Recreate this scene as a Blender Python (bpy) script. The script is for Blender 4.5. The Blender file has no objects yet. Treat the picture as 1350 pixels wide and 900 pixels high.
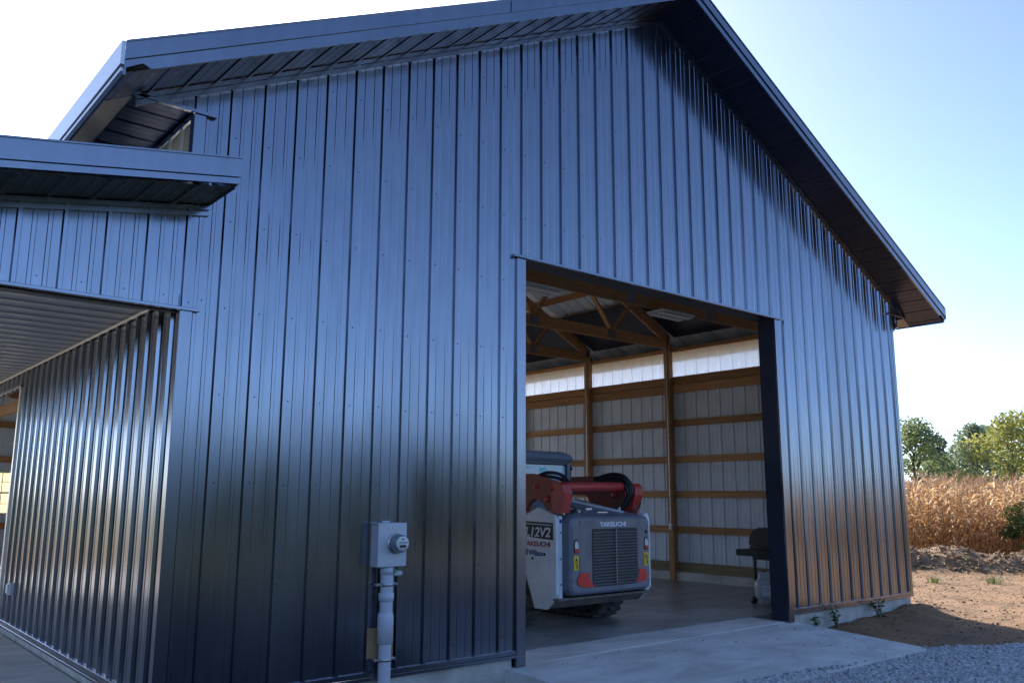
import bpy, math, random
import numpy as np
from mathutils import Vector, Matrix
random.seed(7); rng = np.random.default_rng(7)
sc = bpy.context.scene
C = sc.collection
PI = math.pi

# ------------------------------------------------------------------ camera
CAMP = Vector((-2.3288, -6.8875, 1.6988)); YAW, PIT, ROL = 0.703910, 0.179668, 0.003792
F = Vector((math.sin(YAW)*math.cos(PIT), math.cos(YAW)*math.cos(PIT), math.sin(PIT)))
R0 = Vector((math.cos(YAW), -math.sin(YAW), 0)); U0 = R0.cross(F)
Rv = math.cos(ROL)*R0 + math.sin(ROL)*U0; Uv = -math.sin(ROL)*R0 + math.cos(ROL)*U0
cd = bpy.data.cameras.new('camera'); cam = bpy.data.objects.new('camera', cd); C.objects.link(cam)
m = Matrix((Rv, Uv, -F)).transposed().to_4x4(); m.translation = CAMP
cam.matrix_world = m
cd.sensor_width = 36; cd.lens = 36*1121.15/1350; cd.clip_end = 3000; cd.clip_start = 0.05
sc.camera = cam

# ------------------------------------------------------------------ light
SUN_AZ, SUN_EL = math.radians(23), math.radians(28)
w = bpy.data.worlds.new('World'); sc.world = w; w.use_nodes = True
nt = w.node_tree; bg = nt.nodes['Background']
sky = nt.nodes.new('ShaderNodeTexSky'); sky.sky_type = 'NISHITA'; sky.sun_disc = False
sky.sun_elevation = SUN_EL; sky.sun_rotation = SUN_AZ
sky.altitude = 100; sky.air_density = 0.5; sky.dust_density = 0.8; sky.ozone_density = 3.0
nt.links.new(sky.outputs[0], bg.inputs[0]); bg.inputs[1].default_value = 0.070
sl = bpy.data.lights.new('sun', 'SUN'); sl.energy = 2.0; sl.angle = math.radians(0.5); sl.color = (1, .93, .83)
so = bpy.data.objects.new('sun', sl); C.objects.link(so)
sd = Vector((math.sin(SUN_AZ)*math.cos(SUN_EL), math.cos(SUN_AZ)*math.cos(SUN_EL), math.sin(SUN_EL)))
so.rotation_euler = sd.to_track_quat('Z', 'Y').to_euler(); so.location = (20, 40, 30)
sc.view_settings.view_transform = 'Standard'; sc.view_settings.look = 'None'
sc.view_settings.exposure = 2.42; sc.view_settings.gamma = 1
sc.view_settings.use_curve_mapping = False

# ------------------------------------------------------------------ materials
def mat(name, col, rough=.6, metal=0., var=0., vscale=6., bump=0., bscale=40., col2=None, spec=.5, coat=0.,
        stretch=None, trans=0., detail=4., coatr=.1):
    m = bpy.data.materials.new(name); m.use_nodes = True
    n = m.node_tree; b = n.nodes['Principled BSDF']
    b.inputs['Roughness'].default_value = rough; b.inputs['Metallic'].default_value = metal
    b.inputs['Specular IOR Level'].default_value = spec
    b.inputs['Coat Weight'].default_value = coat; b.inputs['Coat Roughness'].default_value = coatr
    b.inputs['Base Color'].default_value = (*col, 1)
    tc = n.nodes.new('ShaderNodeNewGeometry'); src = tc.outputs['Position']
    if stretch:
        mp = n.nodes.new('ShaderNodeMapping'); mp.inputs['Scale'].default_value = stretch
        n.links.new(src, mp.inputs[0]); src = mp.outputs[0]
    if var or col2:
        nz = n.nodes.new('ShaderNodeTexNoise'); nz.inputs['Scale'].default_value = vscale
        nz.inputs['Detail'].default_value = detail
        n.links.new(src, nz.inputs['Vector'])
        rp = n.nodes.new('ShaderNodeValToRGB')
        c2 = col2 if col2 else tuple(c*(1-var) for c in col)
        c1 = col if col2 else tuple(min(1, c*(1+var)) for c in col)
        rp.color_ramp.elements[0].position = .32; rp.color_ramp.elements[1].position = .68
        rp.color_ramp.elements[0].color = (*c2, 1); rp.color_ramp.elements[1].color = (*c1, 1)
        n.links.new(nz.outputs[0], rp.inputs[0]); n.links.new(rp.outputs[0], b.inputs['Base Color'])
    if bump:
        nb = n.nodes.new('ShaderNodeTexNoise'); nb.inputs['Scale'].default_value = bscale; nb.inputs['Detail'].default_value = 5
        n.links.new(src, nb.inputs['Vector'])
        bp = n.nodes.new('ShaderNodeBump'); bp.inputs['Strength'].default_value = bump; bp.inputs['Distance'].default_value = .02
        n.links.new(nb.outputs[0], bp.inputs['Height']); n.links.new(bp.outputs[0], b.inputs['Normal'])
    if trans:
        tr = n.nodes.new('ShaderNodeBsdfTranslucent'); mx = n.nodes.new('ShaderNodeMixShader')
        mx.inputs[0].default_value = trans
        o = n.nodes['Material Output']
        if b.inputs['Base Color'].is_linked: n.links.new(b.inputs['Base Color'].links[0].from_socket, tr.inputs[0])
        else: tr.inputs[0].default_value = (*col, 1)
        n.links.new(b.outputs[0], mx.inputs[1]); n.links.new(tr.outputs[0], mx.inputs[2]); n.links.new(mx.outputs[0], o.inputs[0])
    return m

M = {}
def steel(name, col, rough):
    """painted sheet steel: semi-metallic sheen with slight oil-canning and dust"""
    m = bpy.data.materials.new(name); m.use_nodes = True; n = m.node_tree; b = n.nodes['Principled BSDF']
    b.inputs['Metallic'].default_value = 1.0; b.inputs['Specular IOR Level'].default_value = .5
    g = n.nodes.new('ShaderNodeNewGeometry')
    mp = n.nodes.new('ShaderNodeMapping'); mp.inputs['Scale'].default_value = (1, 1, .22); n.links.new(g.outputs['Position'], mp.inputs[0])
    nz = n.nodes.new('ShaderNodeTexNoise'); nz.inputs['Scale'].default_value = 1.6; nz.inputs['Detail'].default_value = 3
    n.links.new(mp.outputs[0], nz.inputs['Vector'])
    rp = n.nodes.new('ShaderNodeMapRange'); rp.inputs[1].default_value = .3; rp.inputs[2].default_value = .7
    rp.inputs[3].default_value = rough-.04; rp.inputs[4].default_value = rough+.06
    n.links.new(nz.outputs[0], rp.inputs[0]); n.links.new(rp.outputs[0], b.inputs['Roughness'])
    cr = n.nodes.new('ShaderNodeValToRGB'); cr.color_ramp.elements[0].position = .3; cr.color_ramp.elements[1].position = .75
    cr.color_ramp.elements[0].color = (*[c*.93 for c in col], 1); cr.color_ramp.elements[1].color = (*[c*1.07 for c in col], 1)
    nf = n.nodes.new('ShaderNodeTexNoise'); nf.inputs['Scale'].default_value = 9; nf.inputs['Detail'].default_value = 6
    n.links.new(mp.outputs[0], nf.inputs['Vector'])
    n.links.new(nf.outputs[0], cr.inputs[0]); n.links.new(cr.outputs[0], b.inputs['Base Color'])
    bp = n.nodes.new('ShaderNodeBump'); bp.inputs['Strength'].default_value = .17; bp.inputs['Distance'].default_value = .02
    n.links.new(nz.outputs[0], bp.inputs['Height']); n.links.new(bp.outputs[0], b.inputs['Normal'])
    return m
M['navy'] = steel('navy_painted_steel', (.25, .27, .32), .18)
M['navy_trim'] = steel('navy_trim_steel', (.25, .27, .32), .21)
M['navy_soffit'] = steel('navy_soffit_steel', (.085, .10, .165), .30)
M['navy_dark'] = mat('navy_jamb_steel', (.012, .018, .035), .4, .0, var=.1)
M['galv'] = mat('pale_backer_paint', (.70, .78, .87), .5, .0, var=.06, vscale=3)
M['galv_ceiling'] = mat('grey_ceiling_steel', (.72, .72, .72), .35, .3, var=.05)
M['pale_trim'] = mat('pale_trim_painted_glint', (.95, .90, .80), .3, .3)  # pale colour paints in the reflection along the porch ceiling edge
M['fascia_face'] = mat('fascia_painted_sky_glint', (.62, .64, .66), .3, .6)  # pale tone stands in for sky reflected on the left fascia
M['wood'] = mat('spruce_lumber', (.52, .27, .11), .7, 0, vscale=5, col2=(.36, .17, .07), stretch=(1, 1, 8), bump=.2, bscale=30)
M['wood_h'] = mat('spruce_lumber_lengthwise', (.54, .29, .12), .7, 0, vscale=3, col2=(.37, .18, .075), stretch=(2, .5, 9), bump=.2, bscale=30)
M['wood_treated'] = mat('treated_lumber', (.30, .24, .12), .8, 0, vscale=3, col2=(.20, .15, .08), stretch=(2, .6, 9))
M['conc'] = mat('pale_concrete', (.80, .785, .75), .8, 0, vscale=1.6, col2=(.72, .70, .665), bump=.25, bscale=60, detail=8)
M['conc_floor'] = mat('smooth_shop_floor', (.52, .52, .52), .30, 0, vscale=1.1, col2=(.36, .36, .36), bump=.05, bscale=8, detail=8)
def stains(m, s1=.45, amt=.35):
    n = m.node_tree; b = n.nodes['Principled BSDF']; src = b.inputs['Base Color'].links[0].from_socket
    g = n.nodes.new('ShaderNodeNewGeometry'); nz = n.nodes.new('ShaderNodeTexNoise'); nz.inputs['Scale'].default_value = s1; nz.inputs['Detail'].default_value = 9; nz.inputs['Roughness'].default_value = .68; nz.inputs['Distortion'].default_value = .6
    mp = n.nodes.new('ShaderNodeMapping'); mp.inputs['Scale'].default_value = (1, 2.2, 1); mp.inputs['Rotation'].default_value = (0,0,.3)
    n.links.new(g.outputs['Position'], mp.inputs[0]); n.links.new(mp.outputs[0], nz.inputs['Vector'])
    r = n.nodes.new('ShaderNodeValToRGB'); r.color_ramp.elements[0].position = .40; r.color_ramp.elements[1].position = .60
    r.color_ramp.elements[0].color = (1-amt, 1-amt*1.06, 1-amt*1.15, 1); r.color_ramp.elements[1].color = (1,1,1,1)
    mx = n.nodes.new('ShaderNodeMix'); mx.data_type = 'RGBA'; mx.blend_type = 'MULTIPLY'; mx.inputs[0].default_value = 1
    n.links.new(nz.outputs[0], r.inputs[0]); n.links.new(src, mx.inputs[6]); n.links.new(r.outputs[0], mx.inputs[7]); n.links.new(mx.outputs[2], b.inputs['Base Color'])
stains(M['conc'], 1.3, .22); stains(M['conc_floor'], .9, .35)
M['conc_found'] = mat('foundation_concrete', (.66, .63, .57), .9, 0, vscale=4, col2=(.46, .43, .38), bump=.5, bscale=30, detail=8)
M['poly'] = mat('translucent_light_panel', (.90, .97, 1.0), .4, 0, trans=.88)
_n = M['poly'].node_tree; _t = _n.nodes.new('ShaderNodeBsdfTransparent'); _m = _n.nodes.new('ShaderNodeMixShader'); _m.inputs[0].default_value = .35
_o = _n.nodes['Material Output']; _p = _o.inputs[0].links[0].from_socket; _n.links.new(_p, _m.inputs[1]); _n.links.new(_t.outputs[0], _m.inputs[2]); _n.links.new(_m.outputs[0], _o.inputs[0])
M['pvc'] = mat('grey_pvc', (.60, .62, .68), .45, 0, var=.05)
M['meterbox'] = mat('grey_enamel', (.60, .62, .65), .4, .2, var=.04)
M['zinc'] = mat('zinc_hardware', (.6, .6, .6), .3, .9)
def vary(m, lo, hi):
    # boards and sheets differ a little from piece to piece
    n = m.node_tree; b = n.nodes['Principled BSDF']; src = b.inputs['Base Color'].links[0].from_socket
    oi = n.nodes.new('ShaderNodeObjectInfo'); mr = n.nodes.new('ShaderNodeMapRange'); mr.inputs[3].default_value = lo; mr.inputs[4].default_value = hi
    hs = n.nodes.new('ShaderNodeHueSaturation'); n.links.new(oi.outputs['Random'], mr.inputs[0]); n.links.new(mr.outputs[0], hs.inputs['Value'])
    n.links.new(src, hs.inputs['Color']); n.links.new(hs.outputs[0], b.inputs['Base Color'])
vary(M['wood'], .72, 1.15); vary(M['wood_h'], .72, 1.15); vary(M['navy'], .95, 1.06); vary(M['galv'], .92, 1.0); vary(M['wood_treated'], .8, 1.15)
M['ply'] = mat('plywood', (.38, .24, .12), .8, 0, vscale=9, col2=(.29, .17, .08))
M['black'] = mat('black_plastic', (.012, .012, .014), .5)
M['rubber'] = mat('dusty_track_rubber', (.12, .105, .095), .85, 0, vscale=9, col2=(.05, .048, .048), bump=.5, bscale=30)
M['hose'] = mat('hydraulic_hose', (.010, .010, .012), .35)
M['red'] = mat('worn_red_paint', (.55, .04, .03), .38, .0, vscale=5, col2=(.38, .04, .03), bump=.1)
M['red_dirty'] = mat('dusty_red_paint', (.40, .075, .05), .6, 0, vscale=6, col2=(.24, .10, .07))
M['lightgrey'] = mat('light_grey_paint', (.78, .80, .82), .38, .0, vscale=4, col2=(.66, .68, .69), bump=.03)
M['darkgrey'] = mat('dark_grey_paint', (.17, .19, .225), .33, .0, var=.12, vscale=7)
M['dusty'] = mat('dusty_brown_grey_paint', (.26, .22, .205), .6, 0, vscale=5, col2=(.18, .165, .165))
M['grime'] = mat('muddy_steel', (.23, .19, .15), .8, 0, vscale=7, col2=(.12, .105, .09))
M['slat'] = mat('grille_slat_steel', (.30, .29, .27), .5, .2)
M['yellow'] = mat('yellow_sticker', (.75, .52, .03), .5)
M['white'] = mat('white_plastic', (.75, .75, .73), .5)
M['redlens'] = mat('red_reflector', (.78, .035, .02), .35)
M['clear'] = mat('clear_lens', (.65, .65, .65), .2)
M['bluetext'] = mat('blue_decal', (.03, .07, .25), .5)
M['redtext'] = mat('red_decal', (.35, .03, .03), .5)
M['whitetext'] = mat('white_decal', (.8, .8, .8), .5)
M['tank'] = mat('grey_tank_paint', (.42, .46, .48), .45, 0, var=.06)
M['grill'] = mat('charcoal_enamel', (.035, .036, .04), .4)
M['paper'] = mat('paper_label', (.7, .72, .74), .6)
M['cabglass'] = mat('cab_glass', (.30, .42, .50), .06, .0, spec=.9)
M['sheet'] = mat('pale_blue_paper', (.35, .72, .75), .6)
M['window'] = mat('frosted_window', (.85, .80, .62), .3, 0, trans=.7)
M['fixture'] = mat('white_fixture', (.62, .62, .60), .45)
M['dirt'] = mat('brown_dirt', (.32, .175, .078), .95, 0, vscale=1.3, col2=(.18, .10, .045), bump=.8, bscale=14, detail=9)
M['berm'] = mat('dry_turned_soil', (.30, .20, .115), .95, 0, vscale=3, col2=(.15, .095, .05), bump=1, bscale=12, detail=9)
M['clod'] = mat('soil_clods', (.33, .21, .12), .95, 0, vscale=5, col2=(.20, .125, .07))
M['gravelbase'] = mat('gravel_bed', (.09, .092, .098), .9, 0, vscale=28, col2=(.03, .032, .035), bump=1, bscale=32, detail=3)
M['stone'] = mat('crushed_limestone', (.72, .71, .70), .85, 0, vscale=17, col2=(.36, .36, .365), detail=2)
M['straw'] = mat('dry_straw', (.50, .38, .20), .8, trans=.2)
def leafmat(name, a, b, s, tr=.45):
    return mat(name, a, .55, 0, vscale=s, col2=b, trans=tr, detail=3)
M['corn'] = leafmat('dry_corn_leaf', (.84, .59, .32), (.46, .26, .115), 4, .45)
M['cornstalk'] = leafmat('dry_corn_stalk', (.45, .27, .12), (.25, .13, .06), 6, .1)
M['tassel'] = leafmat('corn_tassel', (.42, .28, .17), (.30, .17, .09), 6, .3)
M['leaf_a'] = leafmat('leaf_deep_green', (.30, .35, .14), (.15, .20, .10), .55)  # leaf_a to leaf_c lightened, distance haze put into the colour
M['leaf_b'] = leafmat('leaf_yellow_green', (.45, .43, .12), (.25, .27, .08), .5)
M['leaf_c'] = leafmat('leaf_blue_green', (.30, .36, .22), (.18, .23, .15), .55)
M['leaf_dark'] = leafmat('leaf_dark_wood', (.05, .07, .03), (.03, .045, .02), .35, .2)
M['weed'] = leafmat('weed_leaf', (.13, .19, .05), (.06, .10, .03), 12)
M['bark'] = mat('bark', (.09, .075, .06), .9, var=.2)
M['grass'] = mat('rough_grass', (.055, .075, .025), .95, 0, vscale=.6, col2=(.035, .05, .018), detail=8, bump=.6, bscale=6)
M['farfield'] = mat('stubble_field', (.34, .27, .14), .95, 0, vscale=.08, col2=(.20, .20, .085), detail=8)

# ------------------------------------------------------------------ mesh helpers
class MB:
    def __init__(s): s.v = []; s.f = []; s.mi = []; s.sm = []
    def add(s, vs, fs, mi=0, smooth=False):
        o = len(s.v); s.v += [tuple(p) for p in vs]
        for f in fs: s.f.append(tuple(o+i for i in f)); s.mi.append(mi); s.sm.append(smooth)
    def box(s, x0, x1, y0, y1, z0, z1, mi=0):
        s.add([(x0,y0,z0),(x1,y0,z0),(x1,y1,z0),(x0,y1,z0),(x0,y0,z1),(x1,y0,z1),(x1,y1,z1),(x0,y1,z1)],
              [(0,3,2,1),(4,5,6,7),(0,1,5,4),(1,2,6,5),(2,3,7,6),(3,0,4,7)], mi)
    def bev(s, x0, x1, y0, y1, z0, z1, b=.01, mi=0):
        """box with chamfered edges"""
        X, Y, Z = (x0, x1), (y0, y1), (z0, z1); vs = []; idx = {}
        for i in (0,1):
            for j in (0,1):
                for k in (0,1):
                    for a in range(3):
                        p = [X[i], Y[j], Z[k]]; sg = (1,-1)
                        for c in range(3):
                            if c != a: p[c] += b*sg[(i,j,k)[c]]
                        idx[(i,j,k,a)] = len(vs); vs.append(p)
        fs = []
        def q(*k): fs.append(tuple(idx[t] for t in k))
        for a in range(3):
            for s_ in (0,1):
                c, d = [t for t in range(3) if t != a]
                cyc = []
                for (u, v) in ((0,0),(1,0),(1,1),(0,1)):
                    t = [0,0,0]; t[a] = s_; t[c] = u; t[d] = v; cyc.append((*t, a))
                flip = (s_ == 0) ^ (a == 1)
                q(*(reversed(cyc) if flip else cyc))
        for a in range(3):
            c, d = [t for t in range(3) if t != a]
            for u in (0,1):
                for v in (0,1):
                    t0 = [0,0,0]; t0[c] = u; t0[d] = v; t1 = list(t0); t1[a] = 1
                    fs.append((idx[(*t0, c)], idx[(*t1, c)], idx[(*t1, d)], idx[(*t0, d)]))
        for i in (0,1):
            for j in (0,1):
                for k in (0,1): fs.append((idx[(i,j,k,0)], idx[(i,j,k,1)], idx[(i,j,k,2)]))
        s.add(vs, fs, mi)
    def beam(s, a, b, w, h, up=(0,0,1), mi=0):
        a = Vector(a); b = Vector(b); d = (b-a).normalized(); u = Vector(up); r = d.cross(u).normalized(); u = r.cross(d).normalized()
        vs = []
        for p in (a, b):
            for (i, j) in ((-1,-1),(1,-1),(1,1),(-1,1)): vs.append(p + r*(w/2*i) + u*(h/2*j))
        s.add(vs, [(0,1,2,3),(4,7,6,5),(0,4,5,1),(1,5,6,2),(2,6,7,3),(3,7,4,0)], mi)
    def prism(s, pts, axis, a, b, mi=0):
        """polygon pts (2D) extruded along axis 0/1/2 from a to b"""
        def P(u, v, t):
            return {0:(t,u,v), 1:(u,t,v), 2:(u,v,t)}[axis]
        n = len(pts); vs = [P(u,v,a) for u,v in pts] + [P(u,v,b) for u,v in pts]
        fs = [tuple(range(n-1,-1,-1)), tuple(range(n,2*n))] + [(i,(i+1)%n,n+(i+1)%n,n+i) for i in range(n)]
        s.add(vs, fs, mi)
    def tube(s, pts, rad, n=8, mi=0, cap=True):
        P = [Vector(p) for p in pts]; rr = rad if isinstance(rad, (list, tuple)) else [rad]*len(P)
        rings = []; prev = None
        for i, p in enumerate(P):
            d = (P[min(i+1,len(P)-1)]-P[max(i-1,0)]).normalized()
            if prev is None:
                r = d.orthogonal().normalized()
            else:
                r = (prev - d*prev.dot(d)); r = r.normalized() if r.length > 1e-6 else d.orthogonal().normalized()
            prev = r; u = d.cross(r)
            rings.append([p + (r*math.cos(2*PI*k/n) + u*math.sin(2*PI*k/n))*rr[i] for k in range(n)])
        vs = [q for g in rings for q in g]; fs = []
        for i in range(len(P)-1):
            for k in range(n): fs.append((i*n+k, i*n+(k+1)%n, (i+1)*n+(k+1)%n, (i+1)*n+k))
        s.add(vs, fs, mi, True)
        if cap: s.add(rings[0], [tuple(range(n-1,-1,-1))], mi); s.add(rings[-1], [tuple(range(n))], mi)
    def lathe(s, prof, c=(0,0,0), n=20, axis=2, mi=0):
        vs = []
        for r, h in prof:
            for k in range(n):
                a = 2*PI*k/n; u, v = r*math.cos(a), r*math.sin(a)
                p = {0:(h,u,v), 1:(u,h,v), 2:(u,v,h)}[axis]; vs.append((p[0]+c[0], p[1]+c[1], p[2]+c[2]))
        fs = [(i*n+k, i*n+(k+1)%n, (i+1)*n+(k+1)%n, (i+1)*n+k) for i in range(len(prof)-1) for k in range(n)]
        s.add(vs, fs, mi, True)
    def build(s, name, mats, parent=None, smooth=None):
        me = bpy.data.meshes.new(name); me.from_pydata(s.v, [], s.f)
        if not isinstance(mats, (list, tuple)): mats = [mats]
        for q in mats: me.materials.append(q if not isinstance(q, str) else M[q])
        me.polygons.foreach_set('material_index', s.mi)
        me.polygons.foreach_set('use_smooth', s.sm if smooth is None else [smooth]*len(s.f))
        me.validate(); me.update()
        o = bpy.data.objects.new(name, me); C.objects.link(o)
        if parent: o.parent = parent
        return o
def thing(name, label, cat, loc=(0,0,0), rz=0, group=None):
    o = bpy.data.objects.new(name, None); C.objects.link(o); o.location = loc; o.rotation_euler = (0,0,rz)
    o.empty_display_size = .2
    o['label'] = label; o['category'] = cat
    if group: o['group'] = group
    return o
def tag(o, label, cat, group=None):
    o['label'] = label; o['category'] = cat
    if group: o['group'] = group
    return o
def struct(o): o['kind'] = 'structure'; return o
def stuff(o): o['kind'] = 'stuff'; return o
def fastmesh(name, V, Fq, mats, mi=None, k=4):
    me = bpy.data.meshes.new(name); V = np.asarray(V, np.float32); Fq = np.asarray(Fq, np.int32)
    me.vertices.add(len(V)); me.vertices.foreach_set('co', V.ravel())
    me.loops.add(Fq.size); me.loops.foreach_set('vertex_index', Fq.ravel())
    me.polygons.add(len(Fq)); me.polygons.foreach_set('loop_start', np.arange(0, Fq.size, k, dtype=np.int32))
    for q in mats: me.materials.append(M[q])
    if mi is not None: me.polygons.foreach_set('material_index', np.asarray(mi, np.int32))
    me.update(calc_edges=True)
    return me

# ------------------------------------------------------------------ ribbed sheet steel
RIB = 0.3048
PROF = [(-.023,0),(-.014,.025),(.014,.025),(.023,0),(.082,0),(.087,.0045),(.113,.0045),(.118,0),(.187,0),(.192,.0045),(.218,.0045),(.223,0)]
def sheet(name, O, ud, vd, nd, u0, u1, lo, hi, mats, parent, off=0., breaks=(), t=.003, hscale=1., jit=0.):
    """one ribbed panel. u across ribs, v along ribs, n outwards. lo/hi(u, umid) give the ends along v"""
    O, ud, vd, nd = map(Vector, (O, ud, vd, nd))
    us = [u0, u1] + [b for b in breaks if u0 < b < u1]
    k0 = math.floor((u0-off)/RIB)-1; k1 = math.ceil((u1-off)/RIB)+1
    for k in range(k0, k1+1):
        for a, h in PROF:
            u = k*RIB+a+off
            if u0+1e-4 < u < u1-1e-4: us.append(u)
    us = sorted(set(round(u, 5) for u in us))
    pa = [a for a, h in PROF]+[RIB-.023]; ph = [h for a, h in PROF]+[0]
    def H(u):
        a = (u-off+.023) % RIB-.023
        return float(np.interp(a, pa, ph))*hscale
    mb = MB()
    for a, b in zip(us[:-1], us[1:]):
        um = (a+b)/2; la, lb, ha, hb = lo(a, um), lo(b, um), hi(a, um), hi(b, um)
        if ha-la < .002 and hb-lb < .002: continue
        na, nb = H(a)+jit, H(b)+jit
        P = [O+ud*a+vd*la+nd*na, O+ud*b+vd*lb+nd*nb, O+ud*b+vd*hb+nd*nb, O+ud*a+vd*ha+nd*na]
        Q = [p-nd*t for p in P]
        fl = ud.cross(vd).dot(nd) > 0
        f1, f2 = ((0,1,2,3), (7,6,5,4)) if fl else ((3,2,1,0), (4,5,6,7))
        mb.add(P, [f1], 0); mb.add(Q, [tuple(i-4 for i in f2)], 1)
    if not mb.f: return None
    return mb.build(name, mats, parent)

W = 12.28; XC = W/2; ZP = 8.20; SL = .5; LEN = 14.64; YF = -.60; OV = .76
def z0(x): return ZP-SL*abs(x-XC)          # underside plane of the main roof
def zs(x): return 4.085+.175*(x-.156)      # underside of the lean-to roof
DX0, DX1, DZ = 3.69, 8.57, 4.29            # door opening
HB = 3.19                                  # underside of the porch header
CLO, CHI = 4.27, 4.80                      # clerestory light strip

barn = thing('pole_barn', 'dark blue ribbed steel pole barn with an open door and a lean-to porch', 'barn')

# ---- gable siding, one sheet per 3 ft of cover
def g_lo(u, um):
    if um < 0: return HB
    if DX0 < um < DX1: return DZ
    return .155
def g_hi(u, um):
    if um < 0: return zs(u)-.02
    return z0(u)-.01
PX = [(-3.6576+.03+i*3*RIB) for i in range(0, 18)]
for a in PX:
    b = a+3*RIB
    if a < -3.66: continue
    if a >= W-.03: break
    b = min(b, W-.035)
    if a < 0 < b:
        sheet('siding_panel', (0,0,0), (1,0,0), (0,0,1), (0,-1,0), a, b, g_lo, g_hi, ['navy','galv'], barn, breaks=(0,), jit=0)
    else:
        sheet('siding_panel', (0,0,0), (1,0,0), (0,0,1), (0,-1,0), a, b, g_lo, g_hi, ['navy','galv'], barn, breaks=(0.001, DX0, DX1, XC), jit=random.uniform(0,.0015))
# small gable triangle that closes the eave box on the left and right
sheet('siding_panel', (0,0,0), (1,0,0), (0,0,1), (0,-1,0), -.52, .0, lambda u,m: 4.90, lambda u,m: max(4.90, z0(u)-.01), ['navy','galv'], barn)
# ---- side wall under the porch (faces left)
SY0, SY1, SZT = 5.95, 9.6, 3.08
def s_lo(u, um): return SZT if SY0 < um < SY1 else .16
def s_hi(u, um): return CLO-.02
u = .03
while u < LEN-.1:
    sheet('siding_panel', (0,0,0), (0,1,0), (0,0,1), (-1,0,0), u, min(u+3*RIB, LEN), s_lo, s_hi, ['navy','galv'], barn, breaks=(SY0, SY1), jit=random.uniform(0,.0015), off=.2)
    u += 3*RIB
# ---- right wall and back wall
u = .03
while u < LEN-.1:
    sheet('siding_panel', (W,0,0), (0,1,0), (0,0,1), (1,0,0), u, min(u+3*RIB, LEN), lambda a,b: .155, lambda a,b: CLO-.02, ['navy','galv'], barn, jit=random.uniform(0,.0015))
    for xx, nn in ((W, (1,0,0)), (0, (-1,0,0))):
        sheet('light_panel', (xx,0,0), (0,1,0), (0,0,1), nn, u, min(u+3*RIB, LEN), lambda a,b: CLO-.02, lambda a,b: CHI+.05, ['poly','poly'], barn, t=.002)
    u += 3*RIB
RX0, RX1 = 4.6, 9.9  # added rear opening, unseen, lets sun in to bounce through the interior
BWX0, BWX1, BWZ0, BWZ1 = .45, 1.60, 1.26, 2.20
u = 0
while u < W-.1:
    def b_lo(a, m, top=False): return .155
    e = min(u+3*RIB, W)
    if u < BWX1 and e > BWX0:
        sheet('siding_panel', (0,LEN,0), (1,0,0), (0,0,1), (0,1,0), u, e, lambda a,m: .155, lambda a,m: BWZ0 if BWX0<m<BWX1 else z0(a), ['navy','galv'], barn, breaks=(BWX0,BWX1,XC))
        sheet('siding_panel', (0,LEN,0), (1,0,0), (0,0,1), (0,1,0), max(u,BWX0), min(e,BWX1), lambda a,m: BWZ1, lambda a,m: z0(a), ['navy','galv'], barn)
    else:
        sheet('siding_panel', (0,LEN,0), (1,0,0), (0,0,1), (0,1,0), u, e, lambda a,m: 4.3 if RX0 < m < RX1 else .155, lambda a,m: z0(a), ['navy','galv'], barn, breaks=(XC,RX0,RX1))
    u += 3*RIB
bw = MB()
bw.box(BWX0,BWX1,LEN-.03,LEN+.0,BWZ0,BWZ0+.04); bw.box(BWX0,BWX1,LEN-.03,LEN,BWZ1-.04,BWZ1)
bw.box(BWX0,BWX0+.04,LEN-.03,LEN,BWZ0+.04,BWZ1-.04); bw.box(BWX1-.04,BWX1,LEN-.03,LEN,BWZ0+.04,BWZ1-.04)
bwo = bw.build('window', 'white', barn)
g = MB(); g.box(BWX0+.04,BWX1-.04,LEN-.018,LEN-.012,BWZ0+.04,BWZ1-.04); g.build('pane', 'window', bwo)
g = MB()
for i in range(1, 5): x = BWX0+(BWX1-BWX0)*i/5; g.box(x-.008,x+.008,LEN-.03,LEN-.02,BWZ0+.04,BWZ1-.04)
for i in range(1, 4): z = BWZ0+(BWZ1-BWZ0)*i/4; g.box(BWX0+.04,BWX1-.04,LEN-.032,LEN-.022,z-(.018 if i==2 else .008),z+(.018 if i==2 else .008))
g.build('glazing_bar', 'white', bwo)

# ---- screws
scr = MB()
def screw_y(x, z, y=-.001):
    r = .0048
    scr.add([(x-r,y-.008,z),(x,y-.008,z-r),(x+r,y-.008,z),(x,y-.008,z+r),(x-r*1.3,y,z),(x,y,z-r*1.3),(x+r*1.3,y,z),(x,y,z+r*1.3)],
            [(0,1,2,3),(4,5,1,0),(5,6,2,1),(6,7,3,2),(7,4,0,3)])
def screw_x(y, z, x=.001):
    r = .0048
    scr.add([(x-.01,y-r,z),(x-.01,y,z-r),(x-.01,y+r,z),(x-.01,y,z+r),(x,y-r*1.3,z),(x,y,z-r*1.3),(x,y+r*1.3,z),(x,y,z+r*1.3)],
            [(3,2,1,0),(0,1,5,4),(1,2,6,5),(2,3,7,6),(3,0,4,7)])
ZR = [.30, 1.02, 1.79, 2.51, 3.24, 4.0, 4.75, 5.5, 6.25, 7.0, 7.7]
for k in range(0, 41):
    x = k*RIB+.045
    for z in ZR:
        zz = z+random.uniform(-.012,.012)
        if z > z0(x)-.15: continue
        if DX0-.2 < x < DX1+.05 and z < DZ+.02: continue
        screw_y(x, zz)
    if DX0 < x < DX1:
        screw_y(x+.05, DZ+.07)
for k in range(-12, 1): screw_y(k*RIB+.15, HB+.09)
for k in range(0, 48):
    y = k*RIB+.2+.045
    for z in ZR[:5]:
        if SY0 < y < SY1 and z < SZT: continue
        screw_x(y, z)
stuff(scr.build('screw', 'navy_dark', barn))

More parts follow.
